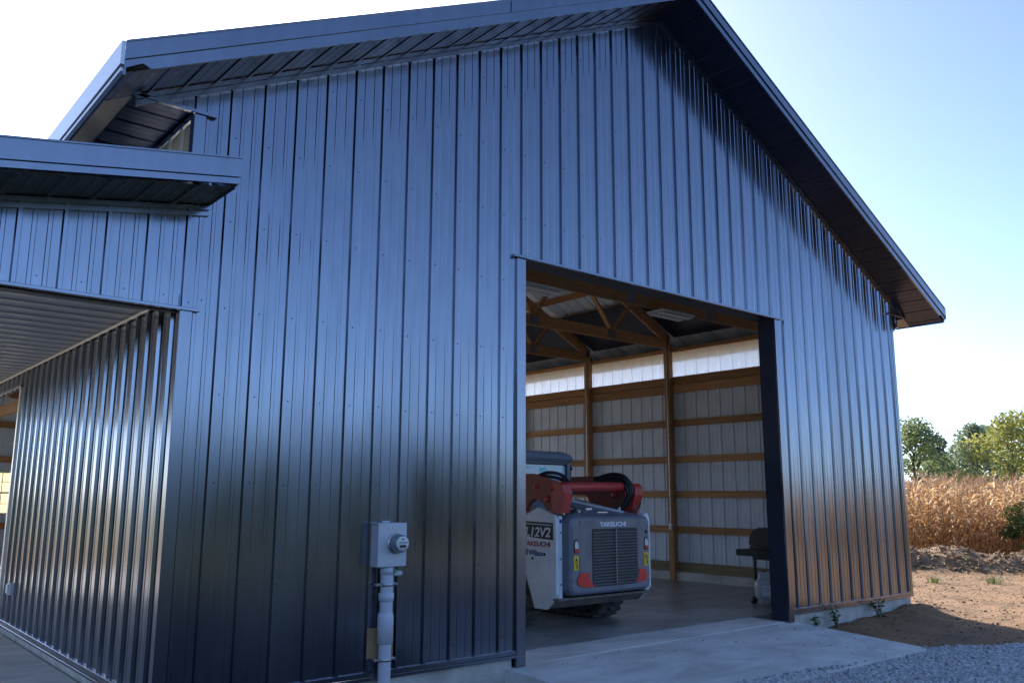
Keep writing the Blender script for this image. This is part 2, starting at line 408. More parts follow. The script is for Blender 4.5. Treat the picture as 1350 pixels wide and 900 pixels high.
# ---- trims
def trim(name, x0,x1,y0,y1,za,zb, m_='navy_trim', b=.003):
    mb = MB(); mb.bev(x0,x1,y0,y1,za,zb,b); return mb.build(name, m_, barn)
trim('base_trim', .002, DX0-.125, -.035, -.001, .085, .115); trim('base_trim', .0, DX0-.125, -.027, .0, .118, .160)
trim('base_trim', DX1+.112, W+.03, -.035, -.001, .085, .115); trim('base_trim', DX1+.112, W+.025, -.027, .0, .118, .160)
trim('base_trim', -.040, -.001, .002, SY0-.06, .085, .112); trim('base_trim', -.030, .0, .0, SY0-.06, .115, .165)
trim('base_trim', W+.0, W+.025, .03, LEN, .085, .16)
# corner trims: right corner, left corner below the porch header
mb = MB(); mb.bev(W-.055, W+.022, -.026, -.0225, .162, z0(W)-.06,.001); mb.bev(W+.018, W+.026, -.0225, .07, .162, 4.8,.001); mb.build('corner_trim', 'navy_trim', barn)
mb = MB(); mb.bev(-.024, .075, -.026, -.0225, .162, HB-.02,.001); mb.bev(-.027, -.0235, -.0255, .06, .166, 3.30,.001); mb.build('corner_trim', 'navy_trim', barn)
mb = MB(); mb.bev(-.022, .075, -.026, -.0225, 4.33, 4.88,.001); mb.bev(-.025, -.0215, -.0255, .06, 4.33, 4.86,.001); mb.build('corner_trim', 'navy_trim', barn)
# door casing
trim('door_trim', DX0-.125, DX0, -.034, -.001, -.005, DZ-.01)
trim('door_trim', DX1, DX1+.11, -.034, -.001, -.03, DZ-.01)
trim('door_trim', DX0-.17, DX1+.17, -.042, -.001, DZ-.006, DZ+.026)
trim('drip_edge', DX0-.16, DX1+.16, -.060, -.0425, DZ-.01, DZ-.001)
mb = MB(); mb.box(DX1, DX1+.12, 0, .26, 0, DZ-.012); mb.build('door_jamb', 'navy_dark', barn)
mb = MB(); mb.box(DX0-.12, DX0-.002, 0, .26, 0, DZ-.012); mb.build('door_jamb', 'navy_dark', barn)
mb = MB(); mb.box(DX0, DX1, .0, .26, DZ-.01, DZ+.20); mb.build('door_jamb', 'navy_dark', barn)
# porch header edge trims
trim('header_trim', -3.66, .125, -.045, -.001, HB-.022, HB+.006)
mb = MB()
mb.prism([(-3.66, zs(-3.66)-.035), (.156, zs(.156)-.035), (.156, zs(.156)), (-3.66, zs(-3.66))], 1, -.045, -.001)
mb.prism([(-3.66, zs(-3.66)-.085), (.156, zs(.156)-.085), (.156, zs(.156)-.050), (-3.66, zs(-3.66)-.050)], 1, -.032, -.001)
mb.build('header_trim', 'navy_trim', barn)
# rake trims against the gable siding
for sgn in (-1, 1):
    mb = MB()
    xa = XC; xb = XC+sgn*(XC+(.50 if sgn < 0 else .0))
    for dz0, dz1, yy in ((-.045, -.004, -.045), (-.10, -.05, -.034)):
        mb.prism([(xa, z0(xa)+dz0), (xb, z0(xb)+dz0), (xb, z0(xb)+dz1), (xa, z0(xa)+dz1)], 1, yy, -.001)
    mb.build('rake_trim', 'navy_trim', barn)

# ---- rake soffit (ribs run outwards), one sheet per 3 ft
NL = math.hypot(1, SL)
for sgn in (-1, 1):
    T = (XC+OV)*NL; ud = Vector((sgn, 0, -SL))/NL; nd = Vector((-sgn*SL, 0, -1))/NL
    u = 0
    while u < T-.02:
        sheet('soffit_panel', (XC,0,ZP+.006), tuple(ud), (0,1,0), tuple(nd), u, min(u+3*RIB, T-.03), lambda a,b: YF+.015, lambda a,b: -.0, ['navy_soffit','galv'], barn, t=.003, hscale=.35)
        u += 3*RIB
# rake fascia: wide upper band and recessed lower lip
for sgn in (-1, 1):
    xe = XC+sgn*(XC+OV)
    mb = MB(); mb.prism([(XC, z0(XC)+.10), (xe, z0(xe)+.10), (xe, z0(xe)+.235), (XC, z0(XC)+.235)], 1, YF-.03, YF-.002)
    mb.build('rake_fascia', 'navy_trim', barn)
    xi = XC+sgn*(XC+OV-.2)
    mb = MB(); xk = xi+sgn*.07; mb.prism([(XC, z0(XC)-.005), (xi, z0(xi)-.005), (xk, z0(xk)+.05), (xe-sgn*.003, z0(xe)+.035), (xe-sgn*.003, z0(xe)+.098), (XC, z0(XC)+.098)], 1, YF-.014, YF+.012)
    mb.prism([(XC, z0(XC)+.235), (xe, z0(xe)+.235), (xe, z0(xe)+.25), (XC, z0(XC)+.25)], 1, YF-.04, YF+.06)
    mb.build('rake_fascia', 'navy_trim', barn)
# seam lines of the upper band on the left slope
for xx in (2.95,):
    mb = MB(); mb.prism([(xx, z0(xx)+.103), (xx+.012, z0(xx)+.103), (xx+.012, z0(xx)+.232), (xx, z0(xx)+.232)], 1, YF-.033, YF-.028); mb.build('seam', 'navy_dark', barn)
# ---- roof deck
for sgn in (-1, 1):
    T = (XC+OV)*NL; ud = Vector((0, 1, 0)); vd = Vector((sgn, 0, -SL))/NL; nd = Vector((sgn*SL, 0, 1))/NL
    y = YF
    while y < LEN+.3:
        sheet('roof_panel', (XC,0,ZP+.16), (0,1,0), tuple(vd), tuple(nd), y, min(y+3*RIB, LEN+.4), lambda a,b: 0, lambda a,b: T, ['navy','galv'], barn)
        y += 3*RIB
mb = MB(); mb.prism([(XC-.25, ZP+.075), (XC, ZP+.20), (XC+.25, ZP+.075), (XC+.25,ZP+.095), (XC,ZP+.225), (XC-.25,ZP+.095)], 1, YF-.045, LEN+.4)
mb.build('ridge_cap', 'navy_trim', barn)
# eaves: boxed horizontal soffit, sloped strip, fascia and its face strips, both sides
ZE = 4.90
for sgn, xw in ((-1, 0), (1, W)):
    u = .0
    xi, xo = xw, xw+sgn*.52
    u = 0
    while u < LEN:
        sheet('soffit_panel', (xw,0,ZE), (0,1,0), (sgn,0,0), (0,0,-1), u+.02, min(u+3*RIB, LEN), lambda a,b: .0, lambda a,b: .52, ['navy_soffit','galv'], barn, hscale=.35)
        u += 3*RIB
    mb = MB(); xe = xw+sgn*OV
    mb.prism([(xo, z0(xo)-.002), (xe-sgn*.01, z0(xe)-.002), (xe-sgn*.01, z0(xe)+.012), (xo, z0(xo)+.012)], 1, .0, LEN+.4)
    mb.build('eave_strip', 'navy_trim', barn)
    mb = MB(); mb.box(min(xe,xe-sgn*.02), max(xe,xe-sgn*.02), YF, LEN+.4, z0(xe)-.01, z0(xe)+.155)
    mb.box(min(xo-.012,xo+.012), max(xo-.012,xo+.012), .0, LEN, ZE-.025, ZE-.003)
    mb.build('eave_fascia', 'navy_trim', barn)
    mb = MB(); mb.box(min(xe+sgn*.002,xe+sgn*.03), max(xe+sgn*.002,xe+sgn*.03), YF-.03, LEN+.4, z0(xe)+.055, z0(xe)+.240); mb.box(min(xe+sgn*.002,xe+sgn*.018), max(xe+sgn*.002,xe+sgn*.018), YF+.0, LEN+.4, z0(xe)+.012, z0(xe)+.042); mb.build('fascia_face', 'fascia_face' if sgn < 0 else 'navy_trim', barn)  # left face pale: sky reflection put into its colour
    mb = MB(); mb.box(min(xw-sgn*.16, xo), max(xw-sgn*.16, xo), -.045, -.002, ZE-.03, ZE-.004)
    mb.build('eave_trim', 'navy_trim', barn)
    mb = MB(); mb.box(min(xw+sgn*.03,xw+sgn*.005), max(xw+sgn*.03,xw+sgn*.005), .06, LEN, ZE-.07, ZE-.03); mb.build('eave_trim', 'navy_trim', barn)
# downspout elbow below the right eave
mb = MB(); mb.tube([(12.70,.12,4.92),(12.70,.12,4.80),(12.68,.12,4.72),(12.58,.12,4.66),(12.40,.12,4.60),(12.345,.12,4.52),(12.34,.12,4.3),(12.34,.5,.15)][:7]+[(12.34,.12,.1)], .045, 10)
mb.build('downspout', 'navy_trim', barn)

# ---- lean-to roof over the porch
mb = MB(); XL = -4.2
zt = lambda x: zs(x)+.235
mb.prism([(XL, zs(XL)+.085), (.17, zs(.17)+.085), (.17, zt(.17)), (XL, zt(XL))], 1, YF-.03, YF-.002); mb.build('porch_fascia', 'navy_trim', barn)
mb = MB(); mb.prism([(XL, zs(XL)+.03), (.165, zs(.165)+.03), (.165, zs(.165)+.078), (XL, zs(XL)+.078)], 1, YF-.016, YF+.01)
mb.prism([(XL, zt(XL)), (.17, zt(.17)), (.17, zt(.17)+.012), (XL, zt(XL)+.012)], 1, YF-.04, -.03); mb.build('porch_fascia', 'navy_trim', barn)
# right end closure of the porch rake
mb = MB(); mb.prism([(YF+.012, zs(.16)+.03), (-.05, zs(.16)+.01), (-.05, zt(.16)-.01), (YF+.012, zt(.16)-.01)], 0, .15, .165); mb.build('porch_fascia', 'navy_trim', barn)
TS = (.155-XL)*math.hypot(1,.175); ud = Vector((-1,0,-.175)).normalized(); nd = Vector((.175,0,-1)).normalized()
u = 0
while u < TS:
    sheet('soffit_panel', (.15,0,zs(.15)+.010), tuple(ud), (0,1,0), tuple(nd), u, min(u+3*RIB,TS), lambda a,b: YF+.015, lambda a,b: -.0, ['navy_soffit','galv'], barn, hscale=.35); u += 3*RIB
y = -.03; vd = Vector((-1,0,-.175)).normalized(); nu = Vector((-.175,0,1)).normalized()
T2 = (0-XL)*math.hypot(1,.175)
while y < LEN:
    sheet('roof_panel', (0,0,zt(0)-.03), (0,1,0), tuple(vd), tuple(nu), y, min(y+3*RIB,LEN+.3), lambda a,b: .03, lambda a,b: T2, ['navy','galv'], barn); y += 3*RIB
# porch ceiling, 3 ft sheets running across
y = .02
while y < LEN:
    sheet('ceiling_panel', (0,0,3.33), (0,1,0), (-1,0,0), (0,0,-1), y, min(y+3*RIB, LEN), lambda a,b: .0, lambda a,b: 3.7, ['galv_ceiling','galv'], barn, hscale=.7); y += 3*RIB
trim('ceiling_trim', -.05, -.024, .07, LEN, 3.285, 3.31, 'pale_trim')  # bright edge is a reflection painted by the pale colour
mb = MB(); mb.box(-3.66, -.03, .03, .10, HB-.03, 3.30); mb.build('porch_beam', 'navy_dark', barn)
for y in (.12, 4.88, 9.76, 14.5):
    mb = MB(); mb.bev(-3.74, -3.58, y-.08, y+.08, 0, 3.32, .008); mb.build('porch_post', 'wood', barn)
mb = MB(); mb.box(-4.2, -3.5, -.02, LEN, 3.24, 3.31); mb.build('porch_beam', 'navy_dark', barn)
# side doorway casing and head board
trim('door_trim', -.034, -.0, SY0-.06, SY0+.0, .0, SZT+.02, 'pale_trim')
trim('door_trim', -.034, -.0, SY1, SY1+.08, .0, SZT+.02)
trim('door_trim', -.034, -.0, SY0-.05, SY1+.08, SZT-.0+.021, SZT+.06)
mb = MB(); mb.box(.25,.32, SY0-.3, SY1+.3, SZT-.15, SZT+.02); mb.build('header_board', 'wood_h', barn)
# outlet box on the porch wall
mb = MB(); mb.bev(-.07,-.004, 5.12, 5.26, .50, .64, .012); ob = mb.build('outlet_box', 'white', barn)
mb = MB(); mb.bev(-.085,-.071, 5.13, 5.25, .52, .63, .006); mb.build('cover', 'white', ob)

# ---- foundation
def slab(name, x0,x1,y0,y1,za,zb, m_): 
    mb = MB(); mb.bev(x0,x1,y0,y1,za,zb,.006); return mb.build(name, m_, barn)
slab('foundation', .02, DX0-.15, .01, .16, -.6, .10, 'conc_found'); slab('foundation', DX1+.14, W-.01, .01, .16, -.6, .10, 'conc_found')
slab('foundation', .015, .16, .16, SY0, -.6, .10, 'conc_found'); slab('foundation', .015, .16, SY1, LEN, -.6, .10, 'conc_found')
slab('foundation', W-.16, W-.01, .16, LEN, -.6, .17, 'conc_found'); slab('foundation', .16, RX0, LEN-.16, LEN-.005, -.6, .12, 'conc_found'); slab('foundation', RX1, W-.16, LEN-.16, LEN-.005, -.6, .12, 'conc_found'); slab('foundation', RX0+.001, RX1-.001, LEN-.161, LEN-.005, -.6, -.002, 'conc_found')

# ---- frame: posts, girts, boards, trusses, purlins
XI = W-.08
BAYS = [0.12, 2.44, 4.88, 7.32, 9.76, 12.2, 14.5]
for xs in (0, 1):
    for y in BAYS:
        mb = MB()
        if xs: mb.bev(XI-.14, XI, y-.07, y+.07, .0, 4.98, .006)
        else:
            if SY0 < y < SY1: mb.bev(.08, .22, y-.07, y+.07, SZT, 4.98, .006)
            else: mb.bev(.08, .22, y-.07, y+.07, .0, 4.98, .006)
        mb.build('post', 'wood', barn)
GZ = [1.02, 1.75, 2.48, 3.25]
for i in range(len(BAYS)-1):
    ya, yb = BAYS[i]+.072, BAYS[i+1]-.072
    for z in GZ:
        mb = MB(); mb.bev(XI+.004, XI+.055, ya-.07, yb+.068, z-.07, z+.07, .004); mb.build('girt', 'wood_h', barn)
        if not (yb > SY0 and ya < SY1):
            mb = MB(); mb.bev(.025, .076, ya, yb, z-.07, z+.07, .004); mb.build('girt', 'wood_h', barn)
    mb = MB(); mb.bev(XI+.004, XI+.055, ya-.07, yb+.068, .175, .36, .004); mb.build('skirt_board', 'wood_treated', barn)
    for (xa, xb) in ((XI-.03, XI+.055), (.025, .11)):
        for (za, zb) in ((3.90, 4.075), (4.085, 4.25), (4.80, 4.88)):
            mb = MB(); mb.bev(xa, xb, ya, yb, za, zb, .004); mb.build('wall_board', 'wood_h', barn)
    # dark sheet under the roof slope, above the plate
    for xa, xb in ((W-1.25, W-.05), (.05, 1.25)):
        mb = MB(); mb.prism([(xa, z0(xa)-.03), (xb, z0(xb)-.03), (xb, z0(xb)-.015), (xa, z0(xa)-.015)], 1, ya+.03, yb-.03); mb.build('dark_eave_sheet', 'navy_dark', barn)
# back wall girts
for z in (1.02, 2.45, 3.2, 3.9, 4.8, 5.6):
    xa = .1
    segs = [(.1, W-.1)] if z > 4.35 else ([(.1 if not BWZ0 < z < BWZ1 else BWX1, RX0), (RX1, W-.1)])
    for a, b in segs:
        a = max(a, .1, XC-(ZP-z-.3)*2); b = min(b, XC+(ZP-z-.3)*2)
        mb = MB(); mb.bev(a, b, LEN-.06, LEN-.01, z-.07, z+.07, .004); mb.build('girt', 'wood_h', barn)
for y in BAYS[1:-1]:
    tr = MB(); tr.bev(.10, W-.10, y-.022, y+.022, 4.87, 5.09, .004); t = tr.build('truss', 'wood_h', barn)
    for sgn in (-1, 1):
        c = MB(); xb = XC+sgn*(XC-.12); c.beam((XC, y, ZP-.13), (xb, y, z0(xb)-.13), .044, .20, up=(0,0,1)); c.build('top_chord', 'wood_h', t)
        for (a, b) in (((XC, ZP-.25), (XC+sgn*2.05, 5.05)), ((XC+sgn*3.07, z0(XC+3.07)-.22), (XC+sgn*2.05, 5.05)), ((XC+sgn*3.07, z0(XC+3.07)-.22), (XC+sgn*4.2, 5.05)), ((XC+sgn*4.75, z0(XC+4.75)-.2), (XC+sgn*4.2, 5.05))):
            c = MB(); c.beam((a[0], y+.001, a[1]), (b[0], y+.001, b[1]), .040, .095, up=(0,1,0)); c.build('web', 'wood', t)
    for xx in (XC-2.05, XC+2.05, XC-4.2, XC+4.2, XC-1): g = MB(); g.box(xx-.11, xx+.11, y-.030, y-.0225, 4.90, 5.06); g.build('gusset_plate', 'darkgrey', t)
nP = 11
for sgn in (-1, 1):
    for i in range(nP):
        x = XC+sgn*(.12+i*.615)
        if abs(x-XC) > XC-.1: continue
        mb = MB(); mb.beam((x, .02, z0(x)+.055), (x, LEN-.02, z0(x)+.055), .040, .13, up=(0,0,1)); mb.build('purlin', 'wood', barn)
# conduit and switch box on the first visible post
for y, bx in ((4.88, 1), (7.32, 0)):
    mb = MB(); x = XI-.16; mb.tube([(x, y-.02, 5.6), (x, y-.02, 1.15 if bx else .4)], .011, 6); mb.build('conduit', 'zinc', barn)
    if bx: mb = MB(); mb.bev(x-.03, x+.02, y-.055, y+.015, 1.02, 1.15, .004); mb.build('switch_box', 'white', barn)
    mb = MB(); mb.beam((XI-.15, y-.08, 4.05), (XI-.15, y-.02, 4.40), .02, .035); mb.beam((XI-.15, y-.15, 4.22), (XI-.15, y-.02, 4.05), .02, .03); mb.build('bracket', 'wood', barn)
# flat lights hung under the first truss bay
for i, (x, y) in enumerate(((9.05, 2.28), (6.0, 2.42))):
    t = thing('shop_light', ['unlit flat white shop light near the right wall, under the first truss', 'unlit flat white shop light above the loader, under the first truss'][i], 'ceiling light', (x, y, 4.74), 0, 'unlit shop lights')
    mb = MB(); mb.bev(-.42,.42,-.19,.19,.03,.07,.008); mb.build('housing', 'fixture', t)
    for s in (-1, 1): mb = MB(); mb.bev(-.40,.40,s*.095-.07,s*.095+.07,.0,.028,.01); mb.build('diffuser', 'fixture', t)
    mb = MB(); [mb.tube([(a,.0,.07),(a,.0,.14 if i == 0 else .14)], .004, 5) for a in (-.3,.3)]; mb.build('hanger', 'zinc', t)

exec_marker = None
# ------------------------------------------------------------------ ground and slabs
def smooth(a, b, t):
    t = np.clip((t-a)/(b-a), 0, 1); return t*t*(3-2*t)
def vnoise(x, y, s, seed=0):
    """cheap value noise on arrays"""
    r = np.random.default_rng(seed); T = r.random((64, 64))
    X, Y = x/s, y/s; xi, yi = np.floor(X).astype(int), np.floor(Y).astype(int); fx, fy = X-xi, Y-yi
    fx = fx*fx*(3-2*fx); fy = fy*fy*(3-2*fy)
    g = lambda i, j: T[(xi+i) % 64, (yi+j) % 64]
    return (g(0,0)*(1-fx)+g(1,0)*fx)*(1-fy)+(g(0,1)*(1-fx)+g(1,1)*fx)*fy-.5
def bermh(x, y):
    # low ridge of turned soil in front of the corn
    P = [(19.2, 9.0, .35), (20.3, 5.2, .68), (21.2, 3.4, .58), (22.6, 1.2, .34), (24.2, -1.5, .30), (26, -6, .2)]
    h = np.zeros_like(x)
    for (ax, ay, ah), (bx, by, bh) in zip(P[:-1], P[1:]):
        dx, dy = bx-ax, by-ay; L2 = dx*dx+dy*dy
        t = np.clip(((x-ax)*dx+(y-ay)*dy)/L2, 0, 1)
        d = np.hypot(x-ax-t*dx, y-ay-t*dy)
        hh = (ah+(bh-ah)*t)*np.exp(-(d/.85)**2)
        h = np.maximum(h, hh)
    return h*(1+.5*vnoise(x, y, .6, 3)+.35*vnoise(x, y, .25, 4))
def gz(x, y):
    x = np.asarray(x, float); y = np.asarray(y, float)
    z = -.19+.05*vnoise(x, y, 2.3, 1)*smooth(.4, 3, np.abs(y)+np.abs(x-5)*.2)+.018*vnoise(x, y, .5, 2)
    # soil banked against the right foundation and rear
    bank = np.exp(-((y+.1)/.5)**2)*smooth(9.2, 10.2, x)*(1-smooth(12.35, 13.5, x))
    z = z+bank*(.055+.09*smooth(10.2, 12.2, x)+.08*vnoise(x, y, .35, 5))
    z = z+.05*(1-smooth(12.3, 15, x))*smooth(11, 12.4, x)
    z = z+bermh(x, y)
    inside = (x > .05) & (x < W-.05) & (y > .05) & (y < LEN-.05)
    z = np.where(inside, -.45, z)
    return z
def axis(parts):
    r = []
    for a, b, s in parts: r += list(np.arange(a, b, s))
    return np.array(sorted(set(np.round(r, 4))))
ax = axis([(-1500,-200,130),(-200,-40,16),(-40,-6,2.5),(-6,8,.5),(8,16,.11),(16,27,.13),(27,45,1.5),(45,200,15),(200,1500.1,130)])
ay = axis([(-1500,-200,130),(-200,-40,16),(-40,-8,2.2),(-8,-3,.4),(-3,3,.11),(3,10,.16),(10,30,1.5),(30,200,15),(200,1500.1,130)])
X, Y = np.meshgrid(ax, ay); Z = gz(X, Y)
nx, ny = len(ax), len(ay)
V = np.stack([X, Y, Z], -1).reshape(-1, 3); I = np.arange(nx*ny).reshape(ny, nx)
Fq = np.stack([I[:-1,:-1], I[:-1,1:], I[1:,1:], I[1:,:-1]], -1).reshape(-1, 4)
cx_, cy_ = X[:-1,:-1].ravel(), Y[:-1,:-1].ravel()
far = (np.hypot(cx_-12, cy_) > 45) | (cx_ < -8)
bm = (bermh(cx_, cy_) > .07)
grass = (cy_ < -8.5) & (cx_ < 10-cy_*.2-0) & ~((cx_ > 14) & (cy_ > -30))
mi = np.where(grass, 3, np.where(far, 1, np.where(bm, 2, 0)))
me = fastmesh('ground', V, Fq, ['dirt', 'farfield', 'berm', 'grass'], mi)
g = bpy.data.objects.new('ground', me); C.objects.link(g); struct(g)
for p in me.polygons: p.use_smooth = True

# shop floor, recessed strip in the doorway, apron, porch slab
mb = MB(); mb.box(.16, W-.16, .63, LEN-.16, -.3, .0); struct(mb.build('shop_floor', 'conc_floor'))
mb = MB(); mb.bev(DX0-.02, DX1+.0, .04, .625, -.3, -.004, .006); struct(mb.build('threshold', 'conc'))
mb = MB()
ap = [(3.45, .03, -.006), (8.74, .03, -.012), (8.73, -1.81, -.125), (3.52, -1.81, -.11)]
vs = [(x, y, -.45) for x, y, z in ap]+list(ap)
mb.add(vs, [(0,1,2,3),(7,6,5,4),(0,4,5,1),(1,5,6,2),(2,6,7,3),(3,7,4,0)])
struct(mb.build('apron', 'conc'))
mb = MB(); mb.bev(-4.3, -.012, -.25, LEN, -.35, .0, .008); struct(mb.build('porch_slab', 'conc'))

# gravel yard: sheet plus loose stones where they can be told apart
ex = np.linspace(0, 1, 60)
GE = [(-30,-.9),(-5,-.8),(-4.4,-.6),(3.4,-.35),(3.45,-.3),(4.2,-1.7),(5.3,-1.66),(6.1,-1.72),(7.0,-1.86),(8.6,-1.9),(9.1,-1.72),(9.9,-2.25),(11,-3.0),(13,-4.3),(17,-7.5),(22,-14)]
gx = np.array([p[0] for p in GE]); gy = np.array([p[1] for p in GE])
def gedge(x): return np.interp(x, gx, gy)
mb = MB(); xs = np.concatenate([np.arange(-30,2,2), np.arange(2,16,.12), np.arange(16,22.1,1)])
ys = np.concatenate([[0,.05,.12,.2],np.arange(.35,3.6,.16), [4.5,6,8,9.5]])
XX, KK = np.meshgrid(xs, ys); YY = gedge(XX)+.06*vnoise(XX, KK*0, .3, 8)-KK
ZZ = gz(XX, YY)+.03*smooth(0, .25, KK)-.004+.02*vnoise(XX, YY, .12, 9)*smooth(0,.2,KK)
V = np.stack([XX,YY,ZZ], -1).reshape(-1,3); I = np.arange(len(xs)*len(ys)).reshape(len(ys), len(xs))
Fq = np.stack([I[:-1,:-1], I[1:,:-1], I[1:,1:], I[:-1,1:]], -1).reshape(-1,4)
me = fastmesh('gravel_yard', V, Fq, ['gravelbase']); gv = bpy.data.objects.new('gravel_yard', me); C.objects.link(gv); struct(gv)
def gtop(x, y): return gz(x, y)+.026
def scatter_rocks(name, P, S, m_, seed):
    r = np.random.default_rng(seed)
    base = np.array([(-1,0,-.2),(0,-1,-.2),(1,0,-.2),(0,1,-.2),(-.5,-.6,.55),(.6,-.5,.6),(.5,.6,.5),(-.55,.5,.6),(0,0,-.7)])
    fc = np.array([(4,5,6,7),(0,1,5,4),(1,2,6,5),(2,3,7,6),(3,0,4,7),(0,8,1,1),(1,8,2,2),(2,8,3,3),(3,8,0,0)])[:5]
    n = len(P); k = 8
    B = base[:k][None]*(1+.35*(r.random((n,k,3))-.5)); B = B*S[:,None,None]*np.stack([r.uniform(.7,1.2,n),r.uniform(.6,1.1,n),r.uniform(.45,.9,n)],-1)[:,None]
    a = r.uniform(0,2*PI,n); t1 = r.uniform(-.6,.6,n); c, s = np.cos(a), np.sin(a)
    ct, st = np.cos(t1), np.sin(t1)
    y1 = B[...,1]*ct[:,None]-B[...,2]*st[:,None]; z1 = B[...,1]*st[:,None]+B[...,2]*ct[:,None]; B = np.stack([B[...,0], y1, z1], -1)
    Rx = B[...,0]*c[:,None]-B[...,1]*s[:,None]; Ry = B[...,0]*s[:,None]+B[...,1]*c[:,None]
    Vv = np.stack([Rx,Ry,B[...,2]],-1)+P[:,None]
    Ff = (fc[None]+(np.arange(n)*k)[:,None,None]).reshape(-1,4)
    me = fastmesh(name, Vv.reshape(-1,3), Ff, [m_]); o = bpy.data.objects.new(name, me); C.objects.link(o); stuff(o); return o
n = 52000
x = rng.uniform(3.9, 13.5, n); y = rng.uniform(-5.2, -1.2, n)
keep = (y < gedge(x)+.04+.10*(rng.random(n)-.5)) & (x*.62+y*1.0 < 7.6+1.2)
keep &= ((x+2.33)*.762-(y+6.89)*.647)/((x+2.33)*.647+(y+6.89)*.762) < .75
x, y = x[keep], y[keep]
S = rng.uniform(.014, .034, len(x)); 
onap = (y > -1.81) & (x < 8.73) & (x > 3.5)
zz = np.where(onap, -.008-.066*(-y)+.012, gtop(x, y)+.006+rng.uniform(0,.012,len(x)))
scatter_rocks('gravel_stones', np.stack([x,y,zz],-1), S, 'stone', 5)
# pieces strewn on the apron edge
# soil clods and crumbs on the dirt
n = 16000
x = rng.uniform(9.0, 26, n); y = rng.uniform(-4, 8, n)
keep = (y > gedge(x)+.05) & ~((x < W+.02) & (y > -.03)); x, y = x[keep], y[keep]
S = rng.gamma(1.4, .005, len(x))+.003; bk = bermh(x, y); S = S*(1+2.2*(bk > .1)); S = np.where((y > -.6) & (x < 12.6), S*1.5, S)
scatter_rocks('soil_clods', np.stack([x,y,gz(x,y)+S*.3],-1), np.minimum(S,.07), 'clod', 6)

# ------------------------------------------------------------------ compact track loader
SX = 6.03
sk = thing('track_loader', 'grey and red compact track loader parked inside the open door, rear end towards the apron', 'track loader', (SX, 1.0, 0))
def rounded(x0,x1,z0_,z1_,r,n=4):
    pts = []
    for cx,cz,a in ((x1-r,z0_+r,-90),(x1-r,z1_-r,0),(x0+r,z1_-r,90),(x0+r,z0_+r,180)):
        for i in range(n+1):
            t = math.radians(a+90*i/n); pts.append((cx+r*math.cos(t), cz+r*math.sin(t)))
    return pts
def loft(mb, rings, mi=0, cap=True):
    n = len(rings[0]); vs = [q for r in rings for q in r]
    fs = [(i*n+k, (i+1)*n+k, (i+1)*n+(k+1)%n, i*n+(k+1)%n) for i in range(len(rings)-1) for k in range(n)]
    if cap: fs += [tuple(range(n)), tuple(range(len(rings)*n-1, (len(rings)-1)*n-1, -1))]
    mb.add(vs, fs, mi)
# hull
mb = MB()
side = [(.10,.43),(.05,.50),(.05,1.40),(.08,1.47),(.38,1.56),(.66,1.44),(2.15,1.44),(2.15,.88),(.66,.82),(.45,.31),(.24,.31)]
mb.prism(side, 0, -.89, -.845); mb.build('side_panel', 'lightgrey', sk)
mb = MB(); mb.prism(side, 0, .845, .89); mb.build('side_panel', 'lightgrey', sk)
mb = MB(); mb.bev(-.845,-.775,.045,.30,.44,1.46,.012); mb.bev(.775,.845,.045,.30,.44,1.46,.012); mb.build('corner_post', 'lightgrey', sk)
mb = MB(); mb.prism([(.10,.44),(.24,.315),(.9,.315),(.9,.44)], 0, -.844, .844); mb.bev(-.90,.90,.0,.10,.425,.455,.006); mb.build('rear_skirt', 'grime', sk)
mb = MB(); mb.bev(-.77,.77,.16,2.2,.44,1.40,.02); mb.build('chassis', 'darkgrey', sk)
# bevelled rear door
mb = MB()
rg = []
for y, d, r in ((.16,.0,.09),(.02,.0,.10),(-.05,.015,.10),(-.075,.045,.09)):
    rg.append([(x, y, z) for x, z in rounded(-.775+d,.765-d,.475+d,1.455-d,r)])
loft(mb, rg); rd = mb.build('rear_door', 'darkgrey', sk)
mb = MB(); mb.prism(rounded(-.60,.60,.60,1.40,.03), 1, -.083, -.070); mb.build('door_recess', 'dusty', rd)
mb = MB(); mb.prism([(-.72,.88),(-.60,.95),(-.60,1.36),(-.72,1.32)], 1, -.081, -.070); mb.build('door_recess', 'dusty', rd); mb = MB(); mb.prism([(.60,.95),(.71,.88),(.71,1.32),(.60,1.36)], 1, -.081, -.070); mb.build('door_recess', 'dusty', rd)
mb = MB(); mb.prism([(-.36,.575),(.42,.575),(.47,.66),(.47,1.29),(-.38,1.29),(-.38,.66)], 1, -.088, -.0835); gr = mb.build('grille', 'black', rd)
me_s = None
for i in range(18):
    z = .60+i*.038
    mb = MB(); mb.add([(-.375,-.090,z-.012),(.465,-.090,z-.012),(.465,-.112,z+.004),(-.375,-.112,z+.004),(-.375,-.090,z+.008),(.465,-.090,z+.008)],[(0,1,2,3),(3,2,5,4),(0,3,4),(1,5,2)])
    if me_s is None: s0 = mb.build('grille_slat', 'slat', rd); me_s = s0; s0z = z
    else:
        c = me_s.copy(); C.objects.link(c); c.parent = rd; c.location = (0,0,z-s0z)
mb = MB(); mb.box(.035,.045,-.116,-.090,.585,1.285); mb.build('grille_rod', 'slat', rd)
